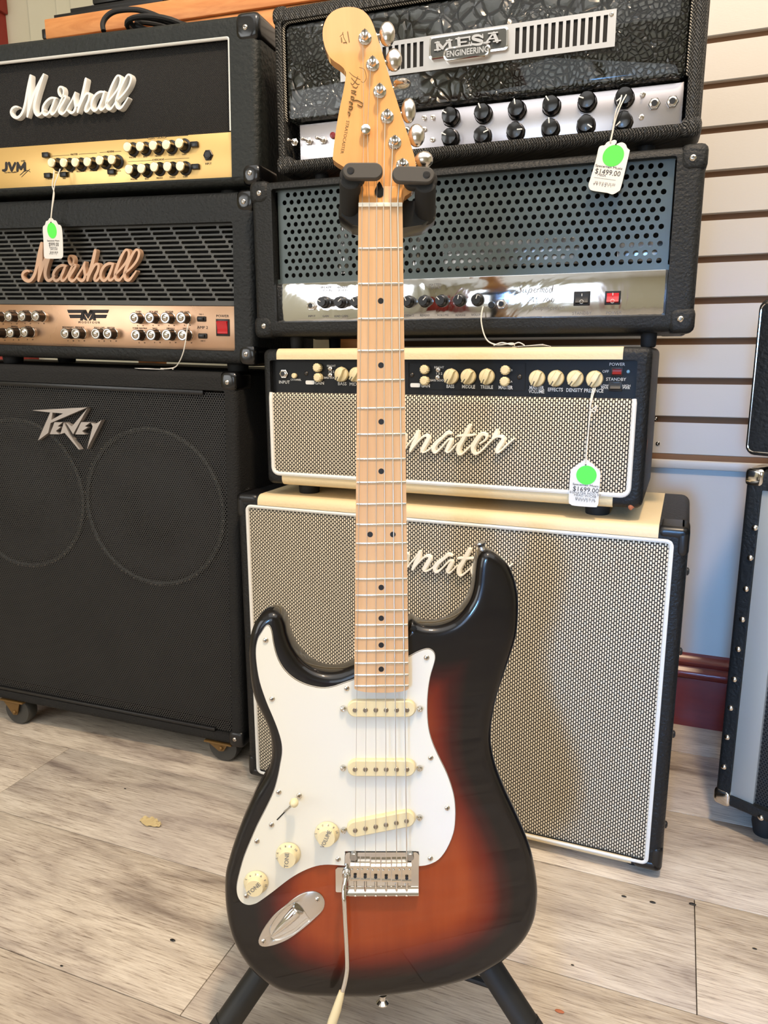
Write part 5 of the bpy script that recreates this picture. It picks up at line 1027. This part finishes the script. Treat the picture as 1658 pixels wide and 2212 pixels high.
# selector switch
a, b = gq(598, 1771, YP), gq(631, 1737, YP); d = Vector((b[0]-a[0], b[1]-a[1])).normalized(); nn = Vector((-d.y, d.x))*.0006
m = MB(); m.prism([(a[0]+nn.x, a[1]+nn.y), (b[0]+nn.x, b[1]+nn.y), (b[0]-nn.x, b[1]-nn.y), (a[0]-nn.x, a[1]-nn.y)], YP-.0003, YP+.0006); G.part('selector_slot', m, 'dot_black')
m = MB(); p0 = FG.p(610, 1757, YP); p1 = FG.p(630, 1741, YP-.010); m.tube([(p0[0]+.002, YP, p0[2]+.002), (p1[0], YP-.010, p1[2])], .0009, 6); s_ = G.part('selector_lever', m, 'steel'); m = MB(); p1 = FG.p(635, 1734, YP-.014); m.sphere(p1, .0046, 14, (1, 1.3, 1)); m.tube([(p1[0]-.004, p1[1]+.006, p1[2]-.004), p1], [.0022, .0036], 10); G.part('selector_tip', m, 'ivory_plastic', s_)
# bridge
q0, q1 = gq(745.5, 1934.5, YP), gq(904, 1840, YP); t0, t1 = gq(725, 1926, YP), gq(748, 1873, YP)
m = MB(); m.prism([(q0[0], q0[1]), (q1[0], q0[1]), (q1[0], q1[1]-.003), (q1[0]-.001, q1[1]-.001), (q1[0]-.003, q1[1]), (q0[0]+.004, q1[1]), (q0[0]+.001, q1[1]-.001), (q0[0], q1[1]-.004), (q0[0], t1[1]), (t0[0]+.002, t1[1]), (t0[0], t1[1]-.002), (t0[0], t0[1]+.001), (t0[0]+.001, t0[1]), (q0[0], t0[1])], YP-.0012, YB+.0006)
br_ = G.part('bridge', m, 'chrome')
vt = gq(800, 1917, YP-.004); vb = gq(800, 1936, YP-.006)
m = MB(); m.loft([[(u, yy, v) for yy, v in ((YP, vt[1]), (YP-.0022, vt[1]-.0006), (YP-.0026, vt[1]-.003), (YP-.0050, vb[1]+.0035), (YP-.0060, vb[1]+.0014), (YP-.0052, vb[1]), (YP, vb[1]-.0006))] for u in (q0[0]+.0015, q1[0]-.0005)]); G.part('bridge_lip', m, 'chrome', br_)
SX = [766.5, 788.3, 811, 833.8, 856.3, 878.2]; SZ = .0002
for k, sx_ in enumerate(SX):
    a = gq(sx_-10.3, 1905+k*.8, .004); b = gq(sx_+10.3, 1861+(0, 0, 1.5, 1.5, 1, .5)[k], .004); u0, u1 = a[0], b[0]; vl, vh = a[1], b[1]
    L = [[(u, yy, v) for yy, v in ((YP-.001, vl), (.0058, vl), (.0052, vl+.002), (.0060, vl+.0035), (.0040, vh-.009), (.0012, vh-.0045), (.0010, vh-.003), (.0030, vh-.0012), (.0062, vh), (YP-.001, vh))] for u in (u0+.0002, u1-.0002)]
    m = MB(); m.loft(L); sd_ = G.part('saddle', m, 'nickel', br_)
    # string slot, height screws and intonation screw belong to the saddle block: joined small hardware
    uc = (u0+u1)/2; m2 = MB(); m2.lathe([(.0017, 0), (.0017, .0012), (.0001, .0012)], c=(uc, .0048, vl+.0058), axis=(0, -1, .25), n=12); G.part('string_slot', m2, 'dot_black', br_)
    m2 = MB(); m2.tube([(uc, .0072, vl+.001), (uc, .0072, vb[1]+.001)], .0013, 8)
    for j in range(5): m2.lathe([(.0013, -.0003), (.00175, 0), (.0013, .0003)], c=(uc, .0072, vl-.0006-j*.0014), axis=(0, 0, 1), n=10)
    m2.lathe([(.0019, 0), (.0023, .0008), (.0018, .0016)], c=(uc, .0068, vb[1]+.0004), axis=(0, -.3, -1), n=12); G.part('adjusting_screw', m2, 'nickel', br_)
    for du in (-.0030, .0030): m2 = MB(); m2.lathe([(.0010, 0), (.0010, .003), (.0006, .0032)], c=(uc+du, .0052, vh-.008), n=8); G.part('height_screw', m2, 'chrome', br_)
for x in (763.5, 885): a = FG.p(x, 1850, YP-.004); m = MB(); m.lathe([(.0042, 0), (.0042, .0048), (.0036, .0056), (.0001, .0056)], c=(a[0], YP-.001, a[2]), n=18); p_ = G.part('pivot_post', m, 'steel', br_); m = MB(); m.box(a[0]-.0006, a[0]+.0006, YP-.0070, YP-.0064, a[2]-.0038, a[2]+.0038); G.part('pivot_slot', m, 'ink_black', p_) if False else None
# tremolo arm
P = [FG.p(748, 1889, .006), FG.p(746, 1898, -.003), FG.p(743, 1915, -.009), FG.p(742, 1935, -.012), FG.p(743.5, 1950, -.013), FG.p(745, 1987, -.0135), FG.p(748, 2040, -.014), FG.p(749.5, 2085, -.015), FG.p(748, 2104, -.0165), FG.p(744, 2124, -.018), FG.p(738, 2146, -.019)]
cr_ = crom([(p[0], [.008, -.001, -.007, -.011, -.013, -.0135, -.014, -.015, -.0165, -.018, -.019][i], p[2]) for i, p in enumerate(P)], 5)
m = MB(); m.tube(cr_, .0024, 12); m.lathe([(.0048, 0), (.0048, .004), (.0040, .007), (.0028, .008)], c=(cr_[0][0], YP-.001, cr_[0][2]), axis=(0, -1, -.15), n=16); ta = G.part('tremolo_arm', m, 'chrome')
P = [FG.p(738, 2142, -.019), FG.p(734, 2156, -.0195), FG.p(727, 2180, -.020), FG.p(718, 2206, -.021), FG.p(711, 2226, -.022), FG.p(706, 2240, -.022)]
m = MB(); m.tube([(p[0], [-.0188, -.0194, -.020, -.021, -.022, -.0224][i], p[2]) for i, p in enumerate(P)], [.0030, .0038, .0047, .0050, .0042, .0022], 14); G.part('arm_tip', m, 'ivory_plastic', ta)
# jack plate
ZQ = Zm(480, 1900, 6.908)
JP = crom([gq(*ZQ(x, y), YB-.001) for x, y in ((540, 930), (550, 870), (600, 760), (660, 665), (740, 560), (830, 470), (940, 385), (1050, 290), (1180, 210), (1300, 176), (1400, 180), (1480, 230), (1523, 310), (1520, 400), (1480, 480), (1400, 560), (1260, 685), (1100, 810), (980, 890), (850, 950), (720, 990), (620, 1000), (562, 980))], 4, True)
JI = crom([gq(*ZQ(x, y), YB-.001) for x, y in ((700, 790), (700, 730), (760, 620), (850, 500), (950, 410), (1050, 345), (1100, 330), (1140, 350), (1200, 420), (1270, 530), (1315, 590), (1300, 620), (1200, 700), (1080, 800), (960, 860), (850, 900), (750, 905), (710, 870))], 4, True)
def resamp(P, n, start):
    Q = [Vector(p) for p in P]; i0 = min(range(len(Q)), key=lambda i: (Q[i]-Vector(start)).length); Q = Q[i0:]+Q[:i0]; Q.append(Q[0]); L = [0]
    for i in range(1, len(Q)): L.append(L[-1]+(Q[i]-Q[i-1]).length)
    R = []; j = 0
    for k in range(n):
        t_ = L[-1]*k/n
        while L[j+1] < t_: j += 1
        f_ = (t_-L[j])/(L[j+1]-L[j]+1e-12); R.append(Q[j].lerp(Q[j+1], f_))
    return R
st_ = gq(*ZQ(540, 940), YB); n = 72; A2, B2 = resamp(JP, n, st_), resamp(JI, n, st_)
cen = Vector((sum(p.x for p in B2)/n, sum(p.y for p in B2)/n)); jc = gq(*ZQ(1160, 470), YB)
m = MB(); Ls = [[(p.x, YB+.0002, p.y) for p in A2], [(p.x, YB-.0012, p.y) for p in A2], [(p.x+(cen.x-p.x)*.03, YB-.0018, p.y+(cen.y-p.y)*.03) for p in A2], [(p.x, YB-.0016, p.y) for p in B2], [(p.x+(cen.x-p.x)*.06, YB-.0006, p.y+(cen.y-p.y)*.06) for p in B2]]
m.loft(Ls, False, False); jk = G.part('jack_plate', m, 'chrome_soft')
m = MB(); m.loft([[(p.x+(cen.x-p.x)*.06, YB-.0006, p.y+(cen.y-p.y)*.06) for p in B2], [(p.x+(jc[0]-p.x)*.14, YB-.00035, p.y+(jc[1]-p.y)*.10) for p in B2], [(p.x+(jc[0]-p.x)*.45, YB-.0002, p.y+(jc[1]-p.y)*.35) for p in B2]], False, True); G.part('recess', m, 'chrome', jk)
a, b = gq(*ZQ(730, 870), YB-.003), gq(*ZQ(1120, 480), YB-.003)
m = MB(); m.tube([(a[0]+(b[0]-a[0])*t_, YB-.0005, a[1]+(b[1]-a[1])*t_) for t_ in (0, .1, .3, .6, .9, 1)], [.0008, .0022, .0040, .0055, .0062, .0055], 20); G.part('jack_barrel', m, 'chrome', jk)
m = MB(); m.lathe([(.0060, 0), (.0066, .0012), (.0058, .0024), (.0040, .0026)], c=(b[0], YB-.0006, b[1]), axis=(.55, 0, .83), n=18); G.part('jack_nut', m, 'nickel', jk)
for x, y in ((1420, 298), (613, 925)): a = FG.p(*ZQ(x, y), YB-.002); inst(G, 'screw', screw_small, (a[0], YB-.0017, a[2]))
# strap buttons
bt_ = gq(826, 2152, YB+.02); m = MB(); m.lathe([(.0052, 0), (.0040, .003), (.0040, .006), (.0072, .0095), (.0068, .011), (.0001, .0112)], c=(bt_[0], YB+.022, bt_[1]+.001), axis=(0, 0, -1), n=24); G.part('strap_button', m, 'chrome')
bt_ = FG.p(1048, 1192, YB+.02); m = MB(); m.lathe([(.0055, 0), (.0038, .003), (.0038, .007), (.0068, .0105), (.0066, .012), (.0001, .0122)], c=(bt_[0]-.002, YB+.020, bt_[2]-.001), axis=(-.35, 0, 1), n=24); G.part('strap_button', m, 'chrome_soft')
# neck
nt_l, nt_r = gq(774, 440), gq(868.8, 440); hl_, hr_ = gq(765, 1484), gq(883.6, 1484)
ZH = Zm(700, 1380, 3.316)
end = crom([gq(*ZH(x, y)) for x, y in ((215, 340), (222, 362), (290, 381), (410, 386), (530, 381), (596, 364), (605, 340))], 4)
m = MB(); m.prism([nt_l]+end+[nt_r], 0, .0062); nk = G.part('fretboard', m, 'maple')
L = []
for k in range(13):
    t_ = k/12; v = nt_l[1]+.004+(hl_[1]-nt_l[1]-.004)*t_; l = nt_l[0]+(hl_[0]-nt_l[0])*t_+.0004; r2 = nt_r[0]+(hr_[0]-nt_r[0])*t_-.0004; dp = .0205+.004*max(0, (t_-.75)*4)*.6
    L.append([(l, .0058, v)]+[((l+r2)/2-(r2-l)/2*math.cos(PI*j/10), .0062+(dp-.006)*math.sin(PI*j/10)**.8, v) for j in range(1, 10)]+[(r2, .0058, v)])
m = MB(); m.loft(L); G.part('neck_back', m, 'maple', nk)
FR = [536, 612.5, 688, 757, 821, 881.5, 938, 991.5, 1042, 1089, 1133, 1174, 1213, 1251, 1286, 1319, 1350.5, 1379, 1406.5, 1433, 1458.5, 1482]
for y in FR:
    v = gq(823, y, -.0008)[1]; t_ = (v-nt_l[1])/(hl_[1]-nt_l[1]); l = nt_l[0]+(hl_[0]-nt_l[0])*t_+.0005; r2 = nt_r[0]+(hr_[0]-nt_r[0])*t_-.0005
    m = MB(); m.loft([[(u, -h*s_*(1-0), v+w_) for h, w_ in ((0, -.0011), (.0006, -.0009), (.0010, -.0004), (.0010, .0004), (.0006, .0009), (0, .0011))] for u, s_ in ((l, .3), (l+.0012, 1), (r2-.0012, 1), (r2, .3))]); G.part('fret', m, 'fret_wire', nk)
dt = MB(); dt.lathe([(.0028, 0), (.0028, .00012), (.0001, .00012)], n=20); dt = dt.mesh('position_dot', 'dot_black')
for x, y in ((822, 650), (822.5, 789), (823, 911), (823, 1018), (799, 1154.5), (848, 1154.5), (823, 1269), (823, 1335.5), (823, 1393.5), (823, 1445.5)): a = FG.p(x, y); inst(G, 'position_dot', dt, (a[0], 0, a[2]), nk)
a, b = gq(774, 447), gq(868.8, 438.5); m = MB(); m.box(a[0], b[0], -.0016, .004, a[1]-.0002, b[1]+.0002, .0005); G.part('nut', m, 'nut_bone')
# headstock
HO = [(776, 441), (776.5, 400), (776, 384), (762, 373), (738, 358), (722, 347), (718.5, 338), (724.5, 287), (732.5, 239), (740.5, 201), (746.5, 166), (745, 152), (735, 141), (719, 130), (708, 117), (700.5, 98), (696.7, 78), (698, 58), (706, 38), (719.5, 24), (738, 16.5), (756.5, 15), (775, 18.5), (791, 29), (802.5, 46), (811.5, 70), (825.5, 114), (841, 167), (857, 218), (873, 268), (889, 318.5), (897, 350), (899, 385), (896, 404), (889, 414), (874, 424), (869, 433), (868.8, 441)]
YH = .0075
hp = crom([gq(x, y, YH) for x, y in HO[2:-2]], 4); hp = [gq(774, 440, .001), gq(776, 400, YH)]+hp+[gq(868.8, 438, .001)]
n = len(hp); ar3 = sum(hp[i][0]*hp[(i+1) % n][1]-hp[(i+1) % n][0]*hp[i][1] for i in range(n)); sgn = 1 if ar3 > 0 else -1
m = MB(); m.prism(hp, YH, YH+.0135); hs = G.part('headstock', m, 'maple_tinted', angle=25)
m = MB(); v0_, v1_ = gq(823, 440)[1], gq(823, 405, YH)[1]
m.loft([[(u, yy, v) for u in (nt_l[0]+.0003, 0, nt_r[0]-.0003)]+[(nt_r[0]-.0003, YH+.01, v), (nt_l[0]+.0003, YH+.01, v)] for yy, v in ((.0028, v0_), (.0046, v0_+.004), (.0062, v0_+.009), (YH-.0002, v1_), (YH+.0005, v1_+.004))]); G.part('volute', m, 'maple_tinted', hs)
a = FG.p(819, 413, .0062); m = MB(); tp = [(a[0]+.0045*math.sin(t_)*(1 if math.cos(t_) < 0 else (1-math.cos(t_)*.55)), a[2]+(.0085 if math.cos(t_) > 0 else .0062)*math.cos(t_)) for t_ in [2*PI*k/24 for k in range(24)]]; m.prism(tp, .0050, YH); G.part('truss_rod_opening', m, 'plastic_black_gloss', hs)
ps = MB(); ps.lathe([(.0062, 0), (.0062, .0010), (.0050, .0022), (.0034, .0026), (.0032, .004), (.0024, .0055), (.0024, .0068), (.0032, .0082), (.0032, .0102), (.0026, .0108), (.0001, .0104)], n=24); ps_me = ps.mesh('tuning_post', 'chrome')
ps = MB(); ps.box(-.0004, .0004, -.0112, -.0098, -.0032, .0032); slot_me = ps.mesh('post_slot', 'ink_black')
PO = [(788, 82), (804.7, 139), (820, 197), (836, 252), (852.5, 308), (869, 357)]
for x, y in PO: a = FG.p(x, y, YH-.001); o = inst(G, 'tuning_post', ps_me, (a[0], YH, a[2])); inst(G, 'post_slot', slot_me, (a[0], YH, a[2]), o)
for i, ((x, y), sq) in enumerate(zip(((836, 74), (850.5, 130), (868, 182), (882, 239), (899, 293), (915, 345)), ((.0078, .0052, .0115), (.0080, .0052, .0105), (.0088, .0104, .0036), (.0072, .005, .0118), (.0082, .0055, .0108), (.0092, .0060, .0080)))):
    a = FG.p(x, y, YH+.010); b = FG.p(PO[i][0]+22, PO[i][1]-2, YH+.010); m = MB(); m.sphere((a[0], YH+.010, a[2]), 1, 18, sq); m.tube([(b[0], YH+.010, b[2]), (a[0], YH+.010, a[2])], [.0022, .0017], 8)
    m.tube([(b[0]-.003, YH+.010, b[2]+.0005), (b[0]+.0015, YH+.010, b[2])], .0036, 10); G.part('tuning_button', m, 'nickel')
a = FG.p(789.6, 281, YH-.003); m = MB(); m.lathe([(.0042, .0), (.0040, .003), (.0048, .004), (.0044, .0058), (.002, .0068), (.0001, .0066)], c=(a[0], YH, a[2]), n=20); G.part('string_tree', m, 'chrome')
# headstock lettering (thin decal)
ZF = Zm(660, 0, 5.527)
P = [[(640, 805, 7), (690, 820, 9), (715, 870, 9), (720, 940, 9), (690, 985, 8), (660, 970, 6)], [(520, 860, 5), (560, 900, 8), (610, 930, 9), (650, 950, 8)], [(545, 930, 7), (610, 1000, 12), (640, 1005, 8)], [(620, 915, 8), (600, 960, 8), (560, 1010, 9), (540, 990, 7)], [(560, 1030, 7), (600, 1050, 9), (620, 1030, 7)], [(545, 1080, 7), (600, 1090, 9), (570, 1110, 8), (545, 1105, 7), (600, 1130, 9)], [(540, 1150, 8), (575, 1160, 9), (570, 1185, 8), (540, 1180, 8), (545, 1150, 7)], [(680, 1235, 8), (620, 1200, 9), (560, 1200, 9)], [(680, 1235, 7), (670, 1275, 8), (620, 1250, 7)], [(535, 1210, 7), (545, 1250, 9), (560, 1235, 8), (520, 1215, 8)], [(520, 1270, 8), (560, 1280, 9), (540, 1310, 8), (515, 1300, 8)], [(505, 1340, 7), (530, 1355, 9), (515, 1385, 8)]]
m = strokes(FG, ZF, P, YH-.0001, YH+.0006, 1/5.527/2150, n=4)
P = [[(410, 435, 10), (445, 405, 10), (450, 440, 10), (470, 480, 10), (490, 520, 10)], [(440, 400, 10), (445, 385, 8)], [(425, 450, 12), (430, 500, 14)], [(450, 510, 10), (485, 505, 10)], [(500, 380, 9), (520, 500, 9)]]
s2_ = strokes(FG, ZF, P, YH-.0001, YH+.0006, 1/5.527/2150, n=3); m.add(s2_.v, s2_.f)
e0, e1 = gq(749.5, 262, YH), gq(737, 330, YH)
m.text('STRATOCASTER', (e0[0]+e1[0])/2+.0005, (e0[1]+e1[1])/2, .0042, YH-.0001, rot=math.atan2(e1[1]-e0[1], e1[0]-e0[0]), sx=1.0)
G.part('lettering', m, 'headstock_ink', hs, kind='stuff')
# strings
NX = [782, 797, 813.5, 828, 843.5, 859]
for k in range(6):
    sb = FG.p(SX[k], 1868, .0005); sb = (sb[0], -.0012-.0, sb[2]); nu = FG.p(NX[k], 442, -.0017); nu = (nu[0], -.0021, nu[2]); po = FG.p(PO[k][0]+.0, PO[k][1]+3, YH-.006)
    rad = (.00024, .00027, .0003, .00042, .00052, .00062)[k]
    slotp = (sb[0], .0045, sb[2]-.005)
    mid = []
    if k in (0, 1): tr = FG.p(789.6+(k-.5)*7, 284, YH-.004); mid = [(tr[0], YH-.0035, tr[2])]
    bn = (nu[0], -.0008, nu[2]+.0025)
    m = MB(); m.tube([slotp, sb, nu, bn]+mid+[(po[0]-.002, YH-.0062, po[2]-.001), (po[0], YH-.0068, po[2]+.002)], rad, 6); G.part('string', m, 'string_wound' if k > 2 else 'string_steel')
# ================================================================ STAND
ST = Thing('guitar_stand', FG, (0, .09, FG.loc(Vector((0, .8, 0)))[2]), 'black tubular tripod guitar stand with padded neck yoke holding the sunburst guitar', 'guitar stand')
def W2(x, y, z): return FG.loc(Vector((x, y, z)))
j0 = FG.p(835, 480, .055); base = W2(0, FG.w(0, .085, FG.q(823, 1725, .085)[1]).y, 0)
J = FG.w(*FG.p(823, 1725, .118)); 
m = MB(); pj = FG.p(835, 486, .055); pe = FG.p(823, 2056, .095); m.tube([(pj[0], .05, pj[2]), (FG.p(823, 1340, .06)[0], .075, FG.q(823, 1340, .075)[1]), (pe[0], .095, pe[2])], .0105, 16); ST.part('pole', m, 'stand_tube')
def floorpt(px, py): ray = cF*CF+cR*(px-829)-cU*(py-1106); return CAM+ray*(-CH/ray.z)
def leg(nm, top, bot, r):
    a, b = FG.loc(top), FG.loc(bot); d = (Vector(b)-Vector(a)).normalized(); m = MB(); m.tube([a, Vector(b)-d*.02], r, 18); l = ST.part('leg', m, 'stand_tube'); m = MB(); m.tube([Vector(b)-d*.028, Vector(b)-d*.003], [r*1.06, r*1.06], 18); ST.part('leg_cap', m, 'rubber', l); return l
up = Vector((0, 0, .016))
leg('leg', J, floorpt(458, 2283)+up, .0148); leg('leg', J, floorpt(1168, 2287)+up, .0148); leg('leg', J, Vector((.0, 1.02, .012)), .0110)
m = MB(); m.lathe([(.024, -.022), (.026, -.018), (.026, .018), (.022, .024)], c=FG.loc(J), axis=(0, 0, 1), n=24); ST.part('hub', m, 'plastic_black')
def pyof(w): q = w-CAM; return 1106-CF*q.dot(cU)/q.dot(cF)
for fx, fy, ty_, tyo in ((458, 2283, 2128, 2048), (1168, 2287, 2146, 2048)):
    F_ = floorpt(fx, fy)+up; t_ = min(range(100), key=lambda k: abs(pyof(J.lerp(F_, k/100))-ty_))/100; A_w = J.lerp(F_, t_)+Vector((0, .004, 0))
    m = MB(); B_w = FG.w(*FG.p(823, tyo, .135)); m.tube([FG.loc(A_w), FG.loc(B_w)], .0048, 10); ST.part('brace', m, 'stand_tube')
# yoke
def P3(px, py, y): a = FG.p(px, py, y); return (a[0], y, a[2])
a, b = P3(733, 499, .045), P3(939, 443, .045)
m = MB(); u0, u1, v0, v1 = a[0], b[0], a[2], b[2]
m.loft([[(u0+.004+o, y, v1-.001), (u1-.004-o, y, v1-.001), (u1-o, y, v1-.006), (u1-o, y, v0+.010), (u1-.012-o, y, v0+.001), (.5*(u0+u1), y, v0-.004), (u0+.012+o, y, v0+.001), (u0+o, y, v0+.010), (u0+o, y, v1-.006)] for o, y in ((.003, .028), (0, .031), (0, .062), (.003, .066))]); yk = ST.part('yoke', m, 'plastic_black')
for (x0, y0), (x1, y1), side in (((755, 462), (756, 388), -1), ((918, 470), (918, 396), 1)):
    p0, p1 = P3(x0, y0, .040), P3(x1, y1, -.006); p1 = (p1[0], -.006, p1[2]); m = MB(); d = (Vector(p1)-Vector(p0)); m.tube([Vector(p0)+d*t_ for t_ in (0, .02, .1, .9, .98, 1)], [.0085, .0098, .0102, .0102, .0098, .0085], 20); ar_ = ST.part('padded_arm', m, 'stand_foam')
YG = -.0135
for c0, c1, lab in (((757, 368), (809, 368), 0), ((864, 375), (921, 377), 1)):
    a, b = gq(*c0, YG), gq(*c1, YG)
    m = MB(); m.loft(pill(a, b, .0074, YG, YG+.007, 12)); o = ST.part('gate_arm', m, 'stand_rubber')
    sc_c = a if lab == 0 else b; m = MB(); m.lathe([(.0034, 0), (.0034, .0004), (.0026, .0006), (.0001, .0002)], c=(sc_c[0], YG, sc_c[1]), n=18); ST.part('pin', m, 'dot_black', o)
    m = MB(); m.loft(pill((a[0]-(.002 if lab == 0 else -.012), a[1]-.002), (b[0]-(.018 if lab == 0 else -.002), b[1]-.002), .0088, YG+.0068, YG+.016, 12)); ST.part('arm_cap', m, 'stand_foam')
# ================================================================ bits on the floor
def fl(px, py): return FL.loc(floorpt(px, py))
a = fl(326, 1780); m = MB(); V_ = []; n = 14
for i in range(n):
    for j in range(4):
        u = (i/(n-1)-.5)*.042; w = (j/3-.5)*.020*(1-abs(i/(n-1)-.45)*1.3); V_.append((a[0]+u+.3*w, a[1]+w-.1*u, fz+.0012+.006*abs(math.sin(i*.9+j*1.3))*(.3+j/4)))
m.add(V_, [(i*4+j, (i+1)*4+j, (i+1)*4+j+1, i*4+j+1) for i in range(n-1) for j in range(3)]); m.add([(x, y, z+.0006) for x, y, z in V_], [(i*4+j, i*4+j+1, (i+1)*4+j+1, (i+1)*4+j) for i in range(n-1) for j in range(3)])
solo('dry_leaf', FL, m, 'leaf_dry', 'curled dry leaf scrap on the floor boards left of the guitar', 'leaf')
for px, py, r, mt, lb in ((373, 2032, .0035, 'dot_black', 'dark crumb on the floor below and right of the dry leaf'), (1347, 1937, .003, 'dot_black', 'dark crumb nearest the front corner of the cream cabinet'), (1409, 1950, .0035, 'dot_black', 'dark crumb between the cream cabinet corner and the upright plank joint'),
  (1495, 1954, .004, 'dot_black', 'dark crumb lying on the top end of the right plank joint'), (1208, 2186, .0045, 'wood_chip', 'reddish brown sliver on the floor right of the stand leg'), (270, 1704, .002, 'dot_black', 'tiny dark speck on the floor above the dry leaf'), (133, 2087, .002, 'dot_black', 'tiny dark speck on the floor at the lower left'), (1629, 2050, .0025, 'dot_black', 'dark speck on the floor near the right edge'), (1236, 2085, .0018, 'dot_black', 'tiny dark speck on the floor right of the guitar body')):
    a = fl(px, py); m = MB(); m.sphere((a[0], a[1], fz+r*.25), r, 8, (1.3, .6, .3)); solo('debris_chip', FL, m, mt, lb, 'debris', 'crumbs scattered over the floor')
